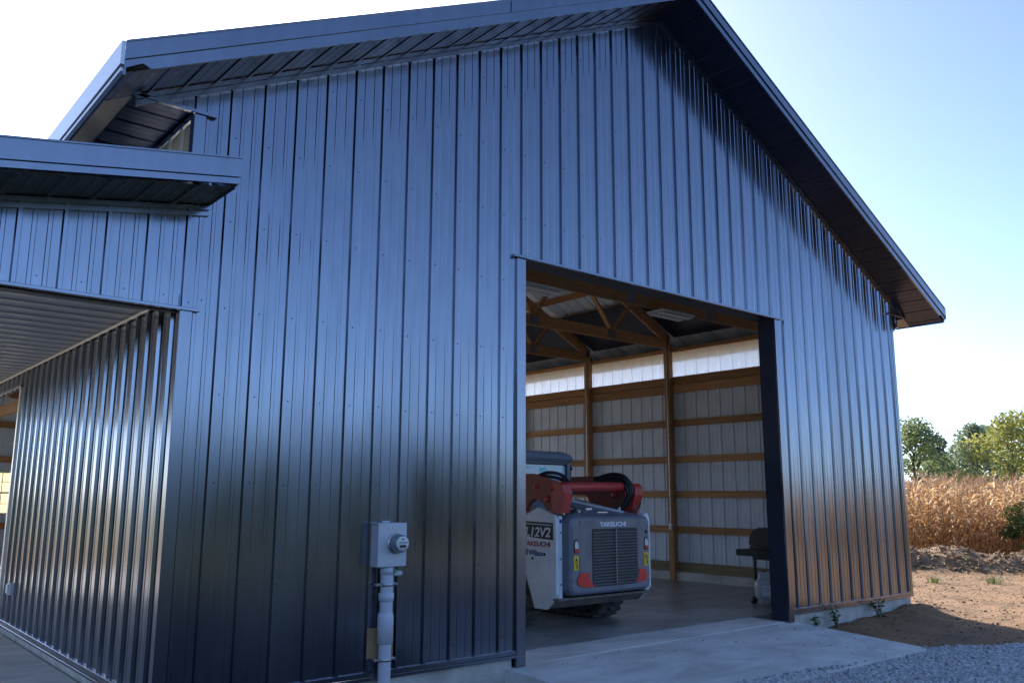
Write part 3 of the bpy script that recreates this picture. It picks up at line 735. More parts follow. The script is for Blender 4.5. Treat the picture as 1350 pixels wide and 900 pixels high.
for s in (-1, 1):
    cx = -.665 if s < 0 else .655
    mb = MB(); mb.prism([(cx-.04,1.0),(cx+.04,1.0),(cx+.045,1.10),(cx+.01,1.17),(cx-.03,1.16),(cx-.045,1.10)], 1, -.086, -.0815); h = mb.build('tail_light', 'black', rd)
    mb = MB(); mb.prism([(cx-.03,1.055),(cx+.03,1.055),(cx+.032,1.10),(cx+.005,1.15),(cx-.02,1.145),(cx-.032,1.10)], 1, -.095, -.0865); mb.build('lens', 'clear', h)
    mb = MB(); mb.prism([(cx-.03,1.012),(cx+.03,1.012),(cx+.03,1.052),(cx-.03,1.052)], 1, -.095, -.0865); mb.build('lens', 'redlens', h)
    mb = MB(); mb.prism([(cx-.045,.79),(cx+.045,.79),(cx+.045,.965),(cx-.045,.965)], 1, -.084, -.0815); st = mb.build('warning_sticker', 'yellow', rd)
    mb = MB(); mb.prism([(cx-.022,.905),(cx+.022,.905),(cx,.945)], 1, -.0855, -.0845); mb.prism([(cx+.005,.805),(cx+.02,.805),(cx+.024,.85),(cx+.012,.87),(cx+.0,.85)], 1, -.0855, -.0845)
    for q in range(4): mb.prism([(cx-.03,.872+q*.008),(cx+.03,.872+q*.008),(cx+.03,.875+q*.008),(cx-.03,.875+q*.008)], 1, -.0855, -.0845)
    mb.build('sticker_print', 'black', st)
    fl = 1 if s < 0 else -1
    P_ = [(-.66,.66),(-.60,.745),(-.455,.76),(-.43,.67),(-.36,.575),(-.50,.575),(-.63,.61)] if s < 0 else [(.66,.66),(.62,.745),(.50,.76),(.50,.68),(.44,.585),(.55,.595),(.64,.62)]
    P_ = P_ if s > 0 else list(reversed(P_))
    mb = MB(); mb.prism(P_, 1, -.092, -.0805); ref = mb.build('reflector', 'redlens', rd)
    mb = MB()
    for q in range(3):
        z = .625+q*.035; a, b = ((-.63,-.47) if s < 0 else (.50,.64)); mb.prism([(a,z),(b,z-.004),(b,z),(a,z+.004)], 1, -.094, -.0925)
    mb.build('reflector_rib', 'red', ref)
mb = MB(); mb.lathe([(0,-.09),(.02,-.09),(.024,-.083),(.024,-.07)], (.655,0,1.235), 12, 1); mb.build('door_lock', 'black', rd)
def text(body, size, mtx, m_, parent, name, ext=.0015, sx=1, shear=0, bold=0):
    cu = bpy.data.curves.new(name, 'FONT'); cu.body = body; cu.size = size; cu.extrude = ext; cu.shear = shear; cu.offset = bold
    cu.space_character = 1.0
    o = bpy.data.objects.new(name, cu); C.objects.link(o)
    dg = bpy.context.evaluated_depsgraph_get(); me = bpy.data.meshes.new_from_object(o.evaluated_get(dg))
    bpy.data.objects.remove(o); 
    me.transform(Matrix.Diagonal((sx,1,1,1))); me.transform(mtx); me.materials.clear(); me.materials.append(M[m_])
    o = bpy.data.objects.new(name, me); C.objects.link(o); o.parent = parent; return o
FR = Matrix(((1,0,0,0),(0,0,-1,0),(0,1,0,0),(0,0,0,1)))      # readable from -y
LS = Matrix(((0,0,-1,0),(-1,0,0,0),(0,1,0,0),(0,0,0,1)))     # readable from -x
text('TAKEUCHI', .078, Matrix.Translation((-.235,-.086,1.318)) @ FR, 'whitetext', rd, 'lettering', sx=1.32, bold=.0025)
# left flank decals and hatches
mb = MB(); mb.prism([(.10,1.16),(.82,1.20),(.82,1.385),(.10,1.37)], 0, -.896, -.891); pl = mb.build('model_plate', 'black', sk)
mb = MB(); mb.prism([(.12,1.335),(.82,1.352),(.82,1.362),(.12,1.345)], 0, -.899, -.8965); mb.build('plate_stripe', 'lightgrey', pl)
text('TL12V2', .165, Matrix.Translation((-.898,.74,1.195)) @ LS, 'whitetext', pl, 'lettering', sx=1.12, shear=.2, bold=.003)
text('TAKEUCHI', .083, Matrix.Translation((-.893,.66,1.075)) @ LS, 'redtext', sk, 'lettering', sx=1.28, bold=.002)
text('Wilson', .10, Matrix.Translation((-.893,.56,.955)) @ LS, 'bluetext', sk, 'lettering', sx=1.05, bold=.002)
mb = MB(); mb.prism([(.58,.955),(.67,.955),(.67,1.035),(.58,1.035)], 0, -.894, -.891); lg = mb.build('logo_block', 'bluetext', sk)
mb = MB(); [mb.prism([(.595+q*.022,.965),(.602+q*.022,.965),(.602+q*.022,1.025),(.595+q*.022,1.025)], 0, -.896, -.8945) for q in range(3)]; mb.build('logo_stripe', 'whitetext', lg)
mb = MB(); mb.prism([(.13,.46),(.13,.80),(.46,.80),(.50,.75),(.36,.42),(.20,.40)], 0, -.898, -.891); mb.build('side_hatch', 'lightgrey', sk)
for (y, z, r) in ((.24,.98,.035),(.47,.92,.045)):
    mb = MB(); mb.prism([(y-r,z-.18),(y+r,z-.18),(y+r,z),(y+r*.7,z+r*.7),(y,z+r),(y-r*.7,z+r*.7),(y-r,z)], 0, -.905, -.891); lt = mb.build('tie_down', 'lightgrey', sk)
    mb = MB(); mb.lathe([(0,-.915),(.016,-.915),(.018,-.9055)], (0,y,z-.0), 10, 0); mb.build('bolt', 'black', lt)
for z in (.62,.93,1.25):
    mb = MB(); mb.lathe([(0,.032),(.010,.033),(.013,.0445)], (-.812,0,z), 8, 1); mb.build('bolt', 'darkgrey', sk)
mb = MB(); mb.lathe([(0,.028),(.020,.029),(.024,.0445)], (-.812,0,1.39), 10, 1); mb.build('round_badge', 'bluetext', sk)
# hood
mb = MB()
mb.add([(-.775,.12,1.40),(.765,.12,1.40),(.60,1.15,1.40),(-.60,1.15,1.40),(-.775,.12,1.455),(.765,.12,1.455),(.58,1.15,1.66),(-.58,1.15,1.66),(-.62,.30,1.50),(.62,.30,1.50)],
       [(0,3,2,1),(0,1,5,4),(4,5,9,8),(8,9,6,7),(0,4,8,7,3),(1,2,6,9,5),(2,3,7,6)])
mb.build('hood', 'darkgrey', sk)
mb = MB(); mb.beam((.55,.22,1.485),(.10,1.10,1.69),.03,.035); mb.build('hood_rail', 'lightgrey', sk)
mb = MB(); mb.beam((-.30,.22,1.505),(-.18,1.10,1.67),.025,.03); mb.build('hood_rail', 'lightgrey', sk)
mb = MB(); mb.prism([(-.10,1.60),(.16,1.60),(.10,1.72),(.06,1.765),(.0,1.765),(-.04,1.72)], 1, .86,.885); br = mb.build('lift_bracket', 'lightgrey', sk)
mb = MB(); mb.lathe([(0,.857),(.020,.857),(.022,.8595)], (.03,0,1.71), 10, 1); mb.build('bracket_hole', 'black', br)
mb = MB(); mb.bev(.06,.26,.24,.30,1.475,1.50,.005); mb.bev(.02,.14,.42,.47,1.52,1.545,.005); mb.build('latch', 'zinc', sk)
# cab
for a in ((-.50,-.44,1.20,1.28,1.45,2.22,.012),(.44,.50,1.20,1.28,1.45,2.22,.012),(-.50,-.44,2.45,2.55,1.2,2.22,.012),(.44,.50,2.45,2.55,1.2,2.22,.012),(-.44,.44,1.21,1.27,2.16,2.22,.006),(-.44,.44,1.21,1.27,1.60,1.74,.006)):
    mb = MB(); mb.bev(*a); mb.build('cab_post' if a[1]-a[0] < .2 else 'cab_rail', 'darkgrey', sk)

mb = MB(); rr = []
for z, d in ((2.215,.0),(2.26,-.03),(2.32,.0),(2.36,.07)):
    rr.append([(x, y, z-.03*abs(x)/.5) for x, y in rounded(-.52+d,.52-d,1.16+d,2.62-d,.10)])
loft(mb, rr); mb.build('cab_roof', 'darkgrey', sk)
mb = MB(); mb.prism(rounded(-.435,.435,1.735,2.165,.05), 1, 1.235, 1.243); wd = mb.build('rear_window', 'cabglass', sk)
mb = MB(); mb.prism(rounded(-.44,.44,1.73,2.17,.05), 1, 1.222, 1.234)
fr = MB()
o_ = rounded(-.44,.44,1.73,2.17,.055); i_ = rounded(-.415,.415,1.755,2.145,.045); n_ = len(o_)
fr.add([(x,1.225,z) for x,z in o_]+[(x,1.225,z) for x,z in i_], [(k,(k+1)%n_,n_+(k+1)%n_,n_+k) for k in range(n_)]); fr.build('window_seal', 'black', wd)
for x, z, ww, hh in ((-.02,2.09,.13,.045),(.20,2.03,.085,.095),(-.30,2.11,.06,.02)):
    q = MB(); q.box(x-ww/2,x+ww/2,1.229,1.234,z-hh,z+hh*.3); q.build('paper_sticker', 'sheet', wd)
mb = MB(); mb.prism([(1.28,1.60),(2.45,1.3),(2.45,2.16),(1.28,2.16)], 0, -.47,-.462); mb.prism([(1.28,1.60),(2.45,1.3),(2.45,2.16),(1.28,2.16)], 0, .462,.47); mb.build('side_window', 'cabglass', sk)
mb = MB(); mb.bev(.47,.54,1.22,1.30,1.98,2.16,.01); mb.lathe([(0,1.19),(.025,1.19),(.03,1.22)], (.505,0,2.10), 10, 1); mb.build('work_light', 'black', sk)
# tracks
def track_path(n=56):
    C1, C2, C3 = (.98,.30,.28), (2.35,.30,.28), (1.75,.50,.22)
    pts = []
    for i in range(10): a = math.radians(270-180*i/9); pts.append((C1[0]+C1[2]*math.cos(a), C1[1]+C1[2]*math.sin(a)))
    for i in range(1, 8): t = i/8; pts.append((C1[0]+(1.55-C1[0])*t, .58+(.72-.58)*t))
    for i in range(5): a = math.radians(110-40*i/4); pts.append((C3[0]+C3[2]*math.cos(a), C3[1]+C3[2]*math.sin(a)))
    for i in range(1, 6): t = i/6; pts.append((1.84+(2.35-1.84)*t, .71-(.71-.58)*t))
    for i in range(10): a = math.radians(90-180*i/9); pts.append((C2[0]+C2[2]*math.cos(a), C2[1]+C2[2]*math.sin(a)))
    for i in range(1, 12): t = i/12; pts.append((2.35-(2.35-.98)*t, .02))
    return pts
tp = track_path()
cen = (1.65,.35)
lugm = None
for s in (-1, 1):
    xa, xb = (-1.02,-.58) if s < 0 else (.58,1.02)
    mb = MB(); n = len(tp)
    inn = [(y+(cen[0]-y)*.045, z+(cen[1]-z)*.10) for y, z in tp]
    vs = [(xa,y,z+.02) for y,z in tp]+[(xb,y,z+.02) for y,z in tp]+[(xa,y,z+.02) for y,z in inn]+[(xb,y,z+.02) for y,z in inn]
    fs = []
    for k in range(n):
        j = (k+1)%n; fs += [(k,n+k,n+j,j),(2*n+k,2*n+j,3*n+j,3*n+k),(k,j,2*n+j,2*n+k),(n+k,3*n+k,3*n+j,n+j)]
    mb.add(vs, fs); tk = mb.build('rubber_track', 'rubber', sk)
    Ls = [math.hypot(tp[(k+1)%n][0]-tp[k][0], tp[(k+1)%n][1]-tp[k][1]) for k in range(n)]
    tot = sum(Ls); NLG = 44; k = 0; acc = 0
    for i in range(NLG):
        d = tot*i/NLG
        while acc+Ls[k] < d: acc += Ls[k]; k += 1
        t = (d-acc)/Ls[k]; a, b = tp[k], tp[(k+1)%n]; y, z = a[0]+(b[0]-a[0])*t, a[1]+(b[1]-a[1])*t+.02
        ang = math.atan2(b[1]-a[1], b[0]-a[0])
        if lugm is None:
            q = MB(); q.add([(-.22,-.035,0),(.0,-.035,0),(.0,.035,0),(-.22,.035,0),(-.22,-.02,.035),(.0,-.02,.035),(.0,.02,.035),(-.22,.02,.035)],
                            [(0,3,2,1),(4,5,6,7),(0,1,5,4),(1,2,6,5),(2,3,7,6),(3,0,4,7)])
            q.add([(.0,-.0,0),(.22,-.0,0),(.22,.07,0),(.0,.07,0),(.0,.015,.035),(.22,.015,.035),(.22,.055,.035),(.0,.055,.035)],
                            [(0,3,2,1),(4,5,6,7),(0,1,5,4),(1,2,6,5),(2,3,7,6),(3,0,4,7)])
            lo_ = q.build('track_lug', 'rubber', tk); lugm = lo_
        else: lo_ = lugm.copy(); C.objects.link(lo_); lo_.parent = tk
        # path is traversed clockwise seen from +x, outward normal to the left of travel
        tv = Vector((0, math.cos(ang), math.sin(ang))); nv = Vector((0, -math.sin(ang), math.cos(ang)))
        if (Vector((0,y,z))-Vector((0,cen[0],cen[1]))).dot(nv) < 0: nv = -nv
        xv = tv.cross(nv)
        mm = Matrix((xv, tv, nv)).transposed().to_4x4(); mm.translation = ((xa+xb)/2, y, z-.004); lo_.matrix_local = mm
    mb = MB(); 
    for yy, rr_ in ((.98,.22),(2.35,.22)): mb.lathe([(0,xa+.10),(rr_*.4,xa+.09),(rr_,xa+.12),(rr_,xb-.12),(0,xb-.10)], (0,yy,.32), 20, 0)
    for yy in (1.3,1.55,1.8,2.05): mb.lathe([(0,xa+.10),(.12,xa+.12),(.12,xb-.12),(0,xb-.10)], (0,yy,.17), 14, 0)
    stuff(mb.build('track_roller', 'darkgrey', tk))
    mb = MB(); mb.bev((xa+xb)/2-.1,(xa+xb)/2+.1,1.0,2.3,.25,.55,.02); mb.build('track_frame', 'darkgrey', sk)
# lift arms and tower
for s in (-1, 1):
    if s < 0:
        xa, xb = -.90,-.76
        plate = [(-.02,1.52),(.02,1.72),(.05,1.84),(.14,1.90),(.30,1.93),(.55,1.99),(1.6,1.99),(2.9,1.25),(2.9,1.1),(1.55,1.72),(.95,1.70),(.85,1.50),(.66,1.50),(.60,1.60),(.50,1.66),(.38,1.66),(.30,1.60),(.24,1.52)]
        link = [(-.07,1.49),(.10,1.49),(.14,1.80),(.10,1.87),(.02,1.88),(-.08,1.84),(-.11,1.74)]
    else:
        xa, xb = .72,.88
        plate = [(.20,1.50),(.20,1.72),(.25,1.84),(.34,1.92),(.50,1.97),(.70,1.99),(1.6,1.99),(2.9,1.25),(2.9,1.1),(1.55,1.72),(1.15,1.72),(.95,1.55),(.80,1.46),(.5,1.44)]
        link = [(.24,1.46),(.42,1.46),(.38,1.72),(.34,1.86),(.22,1.88),(.15,1.83),(.15,1.72)]
    mb = MB(); mb.prism(plate, 0, xa+.03, xb-.03); arm = mb.build('lift_arm', 'red_dirty', sk)
    mb = MB(); mb.prism(link, 0, xa-.0, xb+.0); lk = mb.build('rear_link', 'red', sk)
    pins = ((.12,1.80),(.42,1.83),(.22,1.66),(.72,1.74)) if s < 0 else ((.55,1.72),(.30,1.78))
    for y, z in pins:
        mb = MB(); mb.lathe([(0,xa-.012),(.035,xa-.012),(.042,xa+.005),(.042,xb-.005),(.035,xb+.012),(0,xb+.012)], (0,y,z), 14, 0); mb.build('pivot_pin', 'red', arm)
mb = MB(); mb.tube([(-.76,.10,1.815),(.74,.36,1.835)], .062, 16); mb.build('cross_tube', 'red', sk)
# hydraulic hoses
H = [[(-.70,.12,1.50),(-.66,.06,1.66),(-.62,.10,1.84),(-.68,.22,1.93),(-.80,.36,1.95),(-.84,.5,1.90)],
     [(-.66,.14,1.49),(-.60,.10,1.64),(-.55,.12,1.82),(-.60,.24,1.97),(-.74,.38,2.0),(-.82,.55,1.92)],
     [(-.70,.14,1.50),(-.52,.20,1.49),(-.30,.30,1.52),(-.2,.5,1.56)],
     [(.60,.34,1.50),(.66,.26,1.64),(.70,.22,1.80),(.66,.32,1.94),(.58,.50,1.97),(.52,.72,1.90)],
     [(.64,.34,1.50),(.69,.24,1.64),(.72,.20,1.80),(.68,.30,1.97),(.60,.48,2.01),(.54,.76,1.94)],
     [(.62,.36,1.50),(.66,.28,1.66),(.67,.25,1.80),(.63,.36,1.91),(.55,.55,1.93),(.50,.8,1.86)],
     [(.90,.26,1.68),(.86,.18,1.60),(.74,.16,1.52),(.66,.22,1.47)]]
def spline(P, k=6):
    P = [Vector(p) for p in P]; out = []
    for i in range(len(P)-1):
        a, b, c, d = P[max(i-1,0)], P[i], P[i+1], P[min(i+2,len(P)-1)]
        for j in range(k):
            t = j/k; out.append(.5*((2*b)+(c-a)*t+(2*a-5*b+4*c-d)*t*t+(3*b-a-3*c+d)*t**3))
    return out+[P[-1]]
for i, h in enumerate(H):
    mb = MB(); mb.tube(spline(h), .024 if i not in (6,) else .010, 8); ho = mb.build('hydraulic_hose', 'hose', sk)
    if i in (0, 3): 
        mb = MB(); a = Vector(h[0]); mb.tube([a+Vector((0,0,-.03)), a+Vector((0,0,.05))], .028, 8); mb.build('hose_fitting', 'zinc', ho)

# ------------------------------------------------------------------ electric meter on the gable
em = thing('electric_meter', 'grey electric meter box with glass meter and grey conduit on the dark wall', 'electric meter', (1.97, 0, 0))
mb = MB(); mb.bev(-.145,.145,-.155,-.022,1.065,1.445,.006); bx = mb.build('meter_box', 'meterbox', em)
mb = MB(); mb.bev(-.152,.152,-.163,-.156,1.07,1.452,.003); mb.bev(-.152,.152,-.156,-.02,1.4465,1.455,.003); mb.build('box_cover', 'meterbox', bx)
mb = MB(); mb.bev(-.03,.05,-.03,-.0,1.456,1.470,.003); mb.build('mounting_tab', 'meterbox', bx)
mb = MB(); mb.bev(-.065,.02,-.1655,-.1635,1.405,1.420,.0006); pn = mb.build('label_strip', 'whitetext', bx)
mb = MB(); mb.box(-.055,-.04,-.1665,-.1657,1.409,1.416); mb.box(-.015,.0,-.1665,-.1657,1.409,1.416); mb.build('label_print', 'black', pn)
MC = (.035, 0, 1.275)
mb = MB(); mb.lathe([(.095,-.164),(.095,-.185),(.083,-.19),(.083,-.164)], MC, 28, 1); mr = mb.build('meter_ring', 'zinc', em)
mb = MB(); mb.lathe([(.080,-.185),(.080,-.235),(.078,-.26),(.070,-.272),(0,-.274)], MC, 28, 1); mb.build('meter_glass', mat('meter_cover', (.16,.20,.24), .08, .0, coat=1), em)
mb = MB(); mb.lathe([(.066,-.2745),(.066,-.276),(0,-.2765)], MC, 24, 1); mf = mb.build('meter_face', 'white', em)
mb = MB(); mb.box(MC[0]-.03,MC[0]+.035,-.2785,-.277,MC[2]-.033,MC[2]-.012); mb.build('meter_display', 'black', mf)
mb = MB(); [mb.box(MC[0]-.035+q*.018,MC[0]-.024+q*.018,-.2785,-.277,MC[2]+.004,MC[2]+.018) for q in range(5)]; mb.box(MC[0]-.012,MC[0]+.016,-.2785,-.277,MC[2]+.032,MC[2]+.045); stuff(mb.build('face_print', 'darkgrey', mf))
cx = -.005
mb = MB(); mb.tube([(cx,-.088,1.066),(cx,-.088,-.35)], .056, 18); cn = mb.build('conduit', 'pvc', em)
mb = MB(); mb.lathe([(.057,1.0),(.062,1.0),(.062,1.064),(.057,1.064)], (cx,-.088,0), 18, 2); mb.build('coupling', 'pvc', cn)
mb = MB(); mb.lathe([(.057,.765),(.070,.77),(.070,.835),(.057,.84)], (cx,-.088,0), 18, 2); mb.build('coupling', 'pvc', cn)
mb = MB(); mb.lathe([(.057,.40),(.073,.405),(.073,.63),(.066,.66),(.060,.665),(.057,.67)], (cx,-.088,0), 18, 2); mb.build('expansion_sleeve', 'pvc', cn)
for z in (.91,.265):
    mb = MB(); mb.lathe([(.058,z-.012),(.063,z-.012),(.063,z+.012),(.058,z+.012)], (cx,-.088,0), 18, 2)
    for s in (-1,1): mb.bev(cx+s*.085-.025,cx+s*.085+.025,-.10,-.03,z-.012,z+.012,.003); mb.tube([(cx+s*.085,-.135,z),(cx+s*.085,-.095,z)], .008, 8)
    mb.build('strut_clamp', 'zinc', em)
mb = MB(); mb.tube([(.075,-.06,1.03),(.075,-.055,.50),(.072,-.055,.10),(.07,-.055,-.3)], .011, 8); mb.build('ground_conduit', 'pvc', em)
mb = MB(); mb.bev(.06,.155,-.11,-.045,.98,1.025,.01); mb.build('ground_fitting', 'meterbox', em)
mb = MB(); mb.bev(.035,.06,-.15,-.14,1.01,1.05,.003); mb.build('inspection_tag', mat('green_tag', (.05,.30,.12), .5), em)
wb = MB(); wb.bev(1.815,2.09,-.030,-.014,.275,.535,.002); tag(wb.build('plywood_block', 'ply'), 'bare plywood square behind the grey conduit near the wall base', 'plywood block')

# ------------------------------------------------------------------ barbecue and gas bottle
gx0 = 10.10
gl = thing('barbecue', 'closed black gas barbecue on a cart just inside the door, beside the right jamb', 'barbecue', (gx0, 1.25, 0))
mb = MB(); prof = [(-.24,.93),(-.235,1.03),(-.19,1.13),(-.09,1.20),(.04,1.21),(.15,1.16),(.22,1.06),(.235,.93)]
mb.prism(prof, 0, -.22, .42); ld = mb.build('lid', 'grill', gl)
mb = MB(); mb.tube([(-.14,-.27,.99),(.34,-.27,.99)], .012, 8); mb.bev(-.15,-.125,-.28,-.22,.97,1.0,.003); mb.bev(.33,.355,-.28,-.22,.97,1.0,.003); mb.build('handle', 'black', ld)
mb = MB(); mb.prism([(-.24,.92),(.24,.92),(.18,.70),(-.18,.70)], 0, -.20,.40); mb.build('firebox', 'grill', gl)
mb = MB(); mb.bev(-.62,-.215,-.22,.22,.78,.88,.015); mb.build('side_shelf', 'grill', gl)
mb = MB(); mb.bev(.425,.80,-.22,.22,.78,.88,.015); mb.build('side_shelf', 'grill', gl)
for x in (-.12,.38):
    for y in (.2,) if x < 0 else (-.2,.2): mb = MB(); mb.bev(x-.018,x+.018,y-.018,y+.018,.06,.78,.004); mb.build('leg', 'grill', gl)
mb = MB(); mb.bev(-.19,.39,-.21,.21,.085,.105,.004); mb.build('bottom_shelf', 'grill', gl)
mb = MB(); [mb.tube(spline([(-.10+i*.12,-.1,.72),(-.06+i*.1,-.16,.62),(-.12+i*.13,-.12,.52)]), .007, 6) for i in range(3)]; stuff(mb.build('gas_hose', 'black', gl))
for x in (-.20,.40):
    for y in (-.2,.2):
        mb = MB(); mb.lathe([(0,-.018),(.055,-.018),(.06,-.01),(.06,.01),(.055,.018),(0,.018)], (x,y,.062), 16, 0); mb.build('wheel', 'black', gl)
tn = thing('gas_bottle', 'grey propane bottle with a white label under the black barbecue', 'gas bottle', (gx0-.40, 1.10, .075))
mb = MB(); mb.lathe([(.10,.0),(.105,.03),(.11,.035),(.15,.08),(.155,.12),(.155,.27),(.145,.32),(.10,.36),(.04,.375),(.02,.40),(.0,.40)], (0,0,0), 26, 2); tb = mb.build('bottle', 'tank', tn)
mb = MB(); q = [a*PI/180 for a in range(200,291,10)]
mb.add([(.1565*math.cos(a),.1565*math.sin(a),z) for z in (.11,.26) for a in q], [(i,i+1,i+1+len(q),i+len(q)) for i in range(len(q)-1)]); lb = mb.build('label', 'paper', tn)
mb = MB(); 
for (a0,a1,za,zb) in ((268,286,.20,.245),(262,275,.12,.145),(205,240,.225,.23),(205,245,.20,.205),(205,238,.175,.18)):
    qq = [a*PI/180 for a in np.linspace(a0,a1,4)]
    mb.add([(.158*math.cos(a),.158*math.sin(a),z) for z in (za,zb) for a in qq], [(i,i+1,i+5,i+4) for i in range(3)])
stuff(mb.build('label_print', 'bluetext', lb))
mb = MB(); mb.lathe([(.10,.36),(.10,.47),(.094,.47),(.094,.36)], (0,0,0), 20, 2); mb.build('collar', 'tank', tn)
mb = MB(); mb.lathe([(0,.40),(.018,.40),(.018,.46),(.035,.465),(.035,.48),(0,.48)], (0,0,0), 10, 2); mb.build('valve', 'black', tn)

# ------------------------------------------------------------------ dry corn
def strip(P, Wd, side):
    """ribbon through points P with widths Wd and side vectors"""
    V = []; 
    for p, wv, sv in zip(P, Wd, side): V += [p-sv*wv/2, p+sv*wv/2]
    Fc = [(2*i, 2*i+1, 2*i+3, 2*i+2) for i in range(len(P)-1)]
    return V, Fc
def stalk_mesh(seed, big=1.):
    r = random.Random(seed); V = []; Fc = []; mi = []
    def add(v, f, m_): 
        o = len(V); V.extend([tuple(q) for q in v]); Fc.extend([tuple(o+i for i in g_) for g_ in f]); mi.extend([m_]*len(f))
    Hh = r.uniform(2.05, 2.4); lx, ly = r.uniform(-.12,.12), r.uniform(-.12,.12)
    cp = lambda t: Vector((lx*t*t, ly*t*t, Hh*t))
    rings = []
    for t in (0,.5,1.0):
        c = cp(t); rad = .014*(1-.65*t); rings += [c+Vector((rad*math.cos(a), rad*math.sin(a), 0)) for a in (0,2.1,4.2)]
    add(rings, [(i*3+k, i*3+(k+1)%3, (i+1)*3+(k+1)%3, (i+1)*3+k) for i in range(2) for k in range(3)], 1)
    a0 = r.uniform(0, 2*PI)
    for i in range(13):
        t = .10+.80*i/12; a = a0+PI*i+r.uniform(-.6,.6); d = Vector((math.cos(a), math.sin(a), 0)); up = Vector((0,0,1))
        L = r.uniform(.45,.80)*(.75 if i < 3 else 1)*(1-.25*(t>.8)); el = r.uniform(.5, 1.2); droop = r.uniform(1.1, 2.7)
        p = cp(t); P = [p.copy()]; S = []; ang = el; n = 5
        tw = r.uniform(-1.3,1.3)
        for k in range(n):
            dv = d*math.cos(ang)+up*math.sin(ang); p = p+dv*(L/n); P.append(p.copy()); ang -= droop/n*(1.4 if k > 0 else .6)
        Wd = [.03, .062, .068, .055, .034, .006]
        for k in range(n+1):
            q = d.cross(up); c = math.cos(tw*k/n); s_ = math.sin(tw*k/n); S.append((q*c+up*s_).normalized())
        Wd = [w_*r.uniform(.6,1.15) for w_ in Wd]
        v, f = strip(P, Wd, S); add(v, f, 0)
    for i in range(r.choice((1,1,2))):
        a = r.uniform(0,2*PI); t = r.uniform(.38,.52); c = cp(t); d = Vector((math.cos(a), math.sin(a), 0)); dn = Vector((0,0,r.uniform(-1,.6)))
        ax_ = (d*.8+dn).normalized(); q = ax_.orthogonal().normalized(); q2 = ax_.cross(q); v = []
        for tt, rr_ in ((0,.012),(.35,.032),(.75,.028),(1,.006)):
            cc = c+ax_*(.22*tt); v += [cc+(q*math.cos(b)+q2*math.sin(b))*rr_ for b in (0,1.57,3.14,4.71)]
        add(v, [(i_*4+k, i_*4+(k+1)%4, (i_+1)*4+(k+1)%4, (i_+1)*4+k) for i_ in range(3) for k in range(4)], 0)
    top = cp(1)
    for i in range(7):
        a = r.uniform(0,2*PI); sp = 0 if i == 0 else r.uniform(.05,.16); p1 = top+Vector((0,0,-.03)); p2 = top+Vector((math.cos(a)*sp*.6, math.sin(a)*sp*.6, .13)); p3 = top+Vector((math.cos(a)*sp, math.sin(a)*sp, r.uniform(.16,.28)))
        sv = Vector((-math.sin(a), math.cos(a), 0)); v, f = strip([p1,p2,p3], [.008,.014,.006], [sv]*3); add(v, f, 2)
    return np.array(V), np.array(Fc), np.array(mi)
CV = [stalk_mesh(100+i) for i in range(9)]
cmesh = [fastmesh('corn_stalk', *v[:2], ['corn','cornstalk','tassel'], v[2]) for v in CV]
fd = Vector((1.2, -2.8, 0)).normalized(); fn = Vector((-fd.y, fd.x, 0)); fn = fn if fn.x > 0 else -fn
F0 = Vector((24.3, 4.6, 0))
plants = []
rr = random.Random(11)
fwd = Vector((math.sin(YAW), math.cos(YAW), 0))
def az_of(p): return math.degrees(math.atan2(p.x-CAMP.x, p.y-CAMP.y))
for row in range(46):
    s_ = -34.
    while s_ < 60:
        s_ += rr.uniform(.12,.22)
        p = F0+fd*s_+fn*(row*.62+rr.uniform(-.09,.09))
        a = az_of(p); inview = 62.5 < a < 73.5
        if not inview and (row > 7 or rr.random() > (.42 if 55 < a < 110 else .28)): continue
        if inview and row > 20 and rr.random() > .6: continue
        plants.append((p, row, inview, rr.uniform(0,2*PI), rr.uniform(.86,1.08), rr.randrange(9)))
D = lambda q: (q[0]-CAMP).length
vis = sorted([q for q in plants if q[2]], key=D); near = vis[:300]; ids = set(id(q) for q in near)
rest = [q for q in plants if id(q) not in ids]
for p, row, iv, rot, s_, k in near:
    o = bpy.data.objects.new('corn_stalk', cmesh[k]); C.objects.link(o)
    o.location = (p.x, p.y, float(gz(p.x, p.y))-.02); o.rotation_euler = (rr.uniform(-.07,.07), rr.uniform(-.07,.07), rot); o.scale = (s_*1.05, s_*1.05, s_)
    tag(o, 'dry brown corn stalk with drooping leaves at the near edge of the cornfield', 'corn stalk', 'dry corn stalks')
VV, FF, MI = [], [], []; off = 0
for k in range(9):
    qs = [q for q in rest if q[5] == k]
    if not qs: continue
    B, Fb, Mb = CV[k]; P = np.array([[q[0].x, q[0].y] for q in qs]); z = gz(P[:,0], P[:,1])
    a = np.array([q[3] for q in qs]); sc_ = np.array([q[4] for q in qs]); c, s_ = np.cos(a), np.sin(a)
    x = (B[None,:,0]*c[:,None]-B[None,:,1]*s_[:,None])*sc_[:,None]+P[:,0,None]
    y = (B[None,:,0]*s_[:,None]+B[None,:,1]*c[:,None])*sc_[:,None]+P[:,1,None]
    zz = B[None,:,2]*sc_[:,None]+z[:,None]
    VV.append(np.stack([x,y,zz],-1).reshape(-1,3)); FF.append((Fb[None]+(np.arange(len(qs))*len(B))[:,None,None]+off).reshape(-1,4)); MI.append(np.tile(Mb, len(qs))); off += len(qs)*len(B)
me = fastmesh('cornfield', np.concatenate(VV), np.concatenate(FF), ['corn','cornstalk','tassel'], np.concatenate(MI))
cf = bpy.data.objects.new('cornfield', me); C.objects.link(cf); stuff(cf)

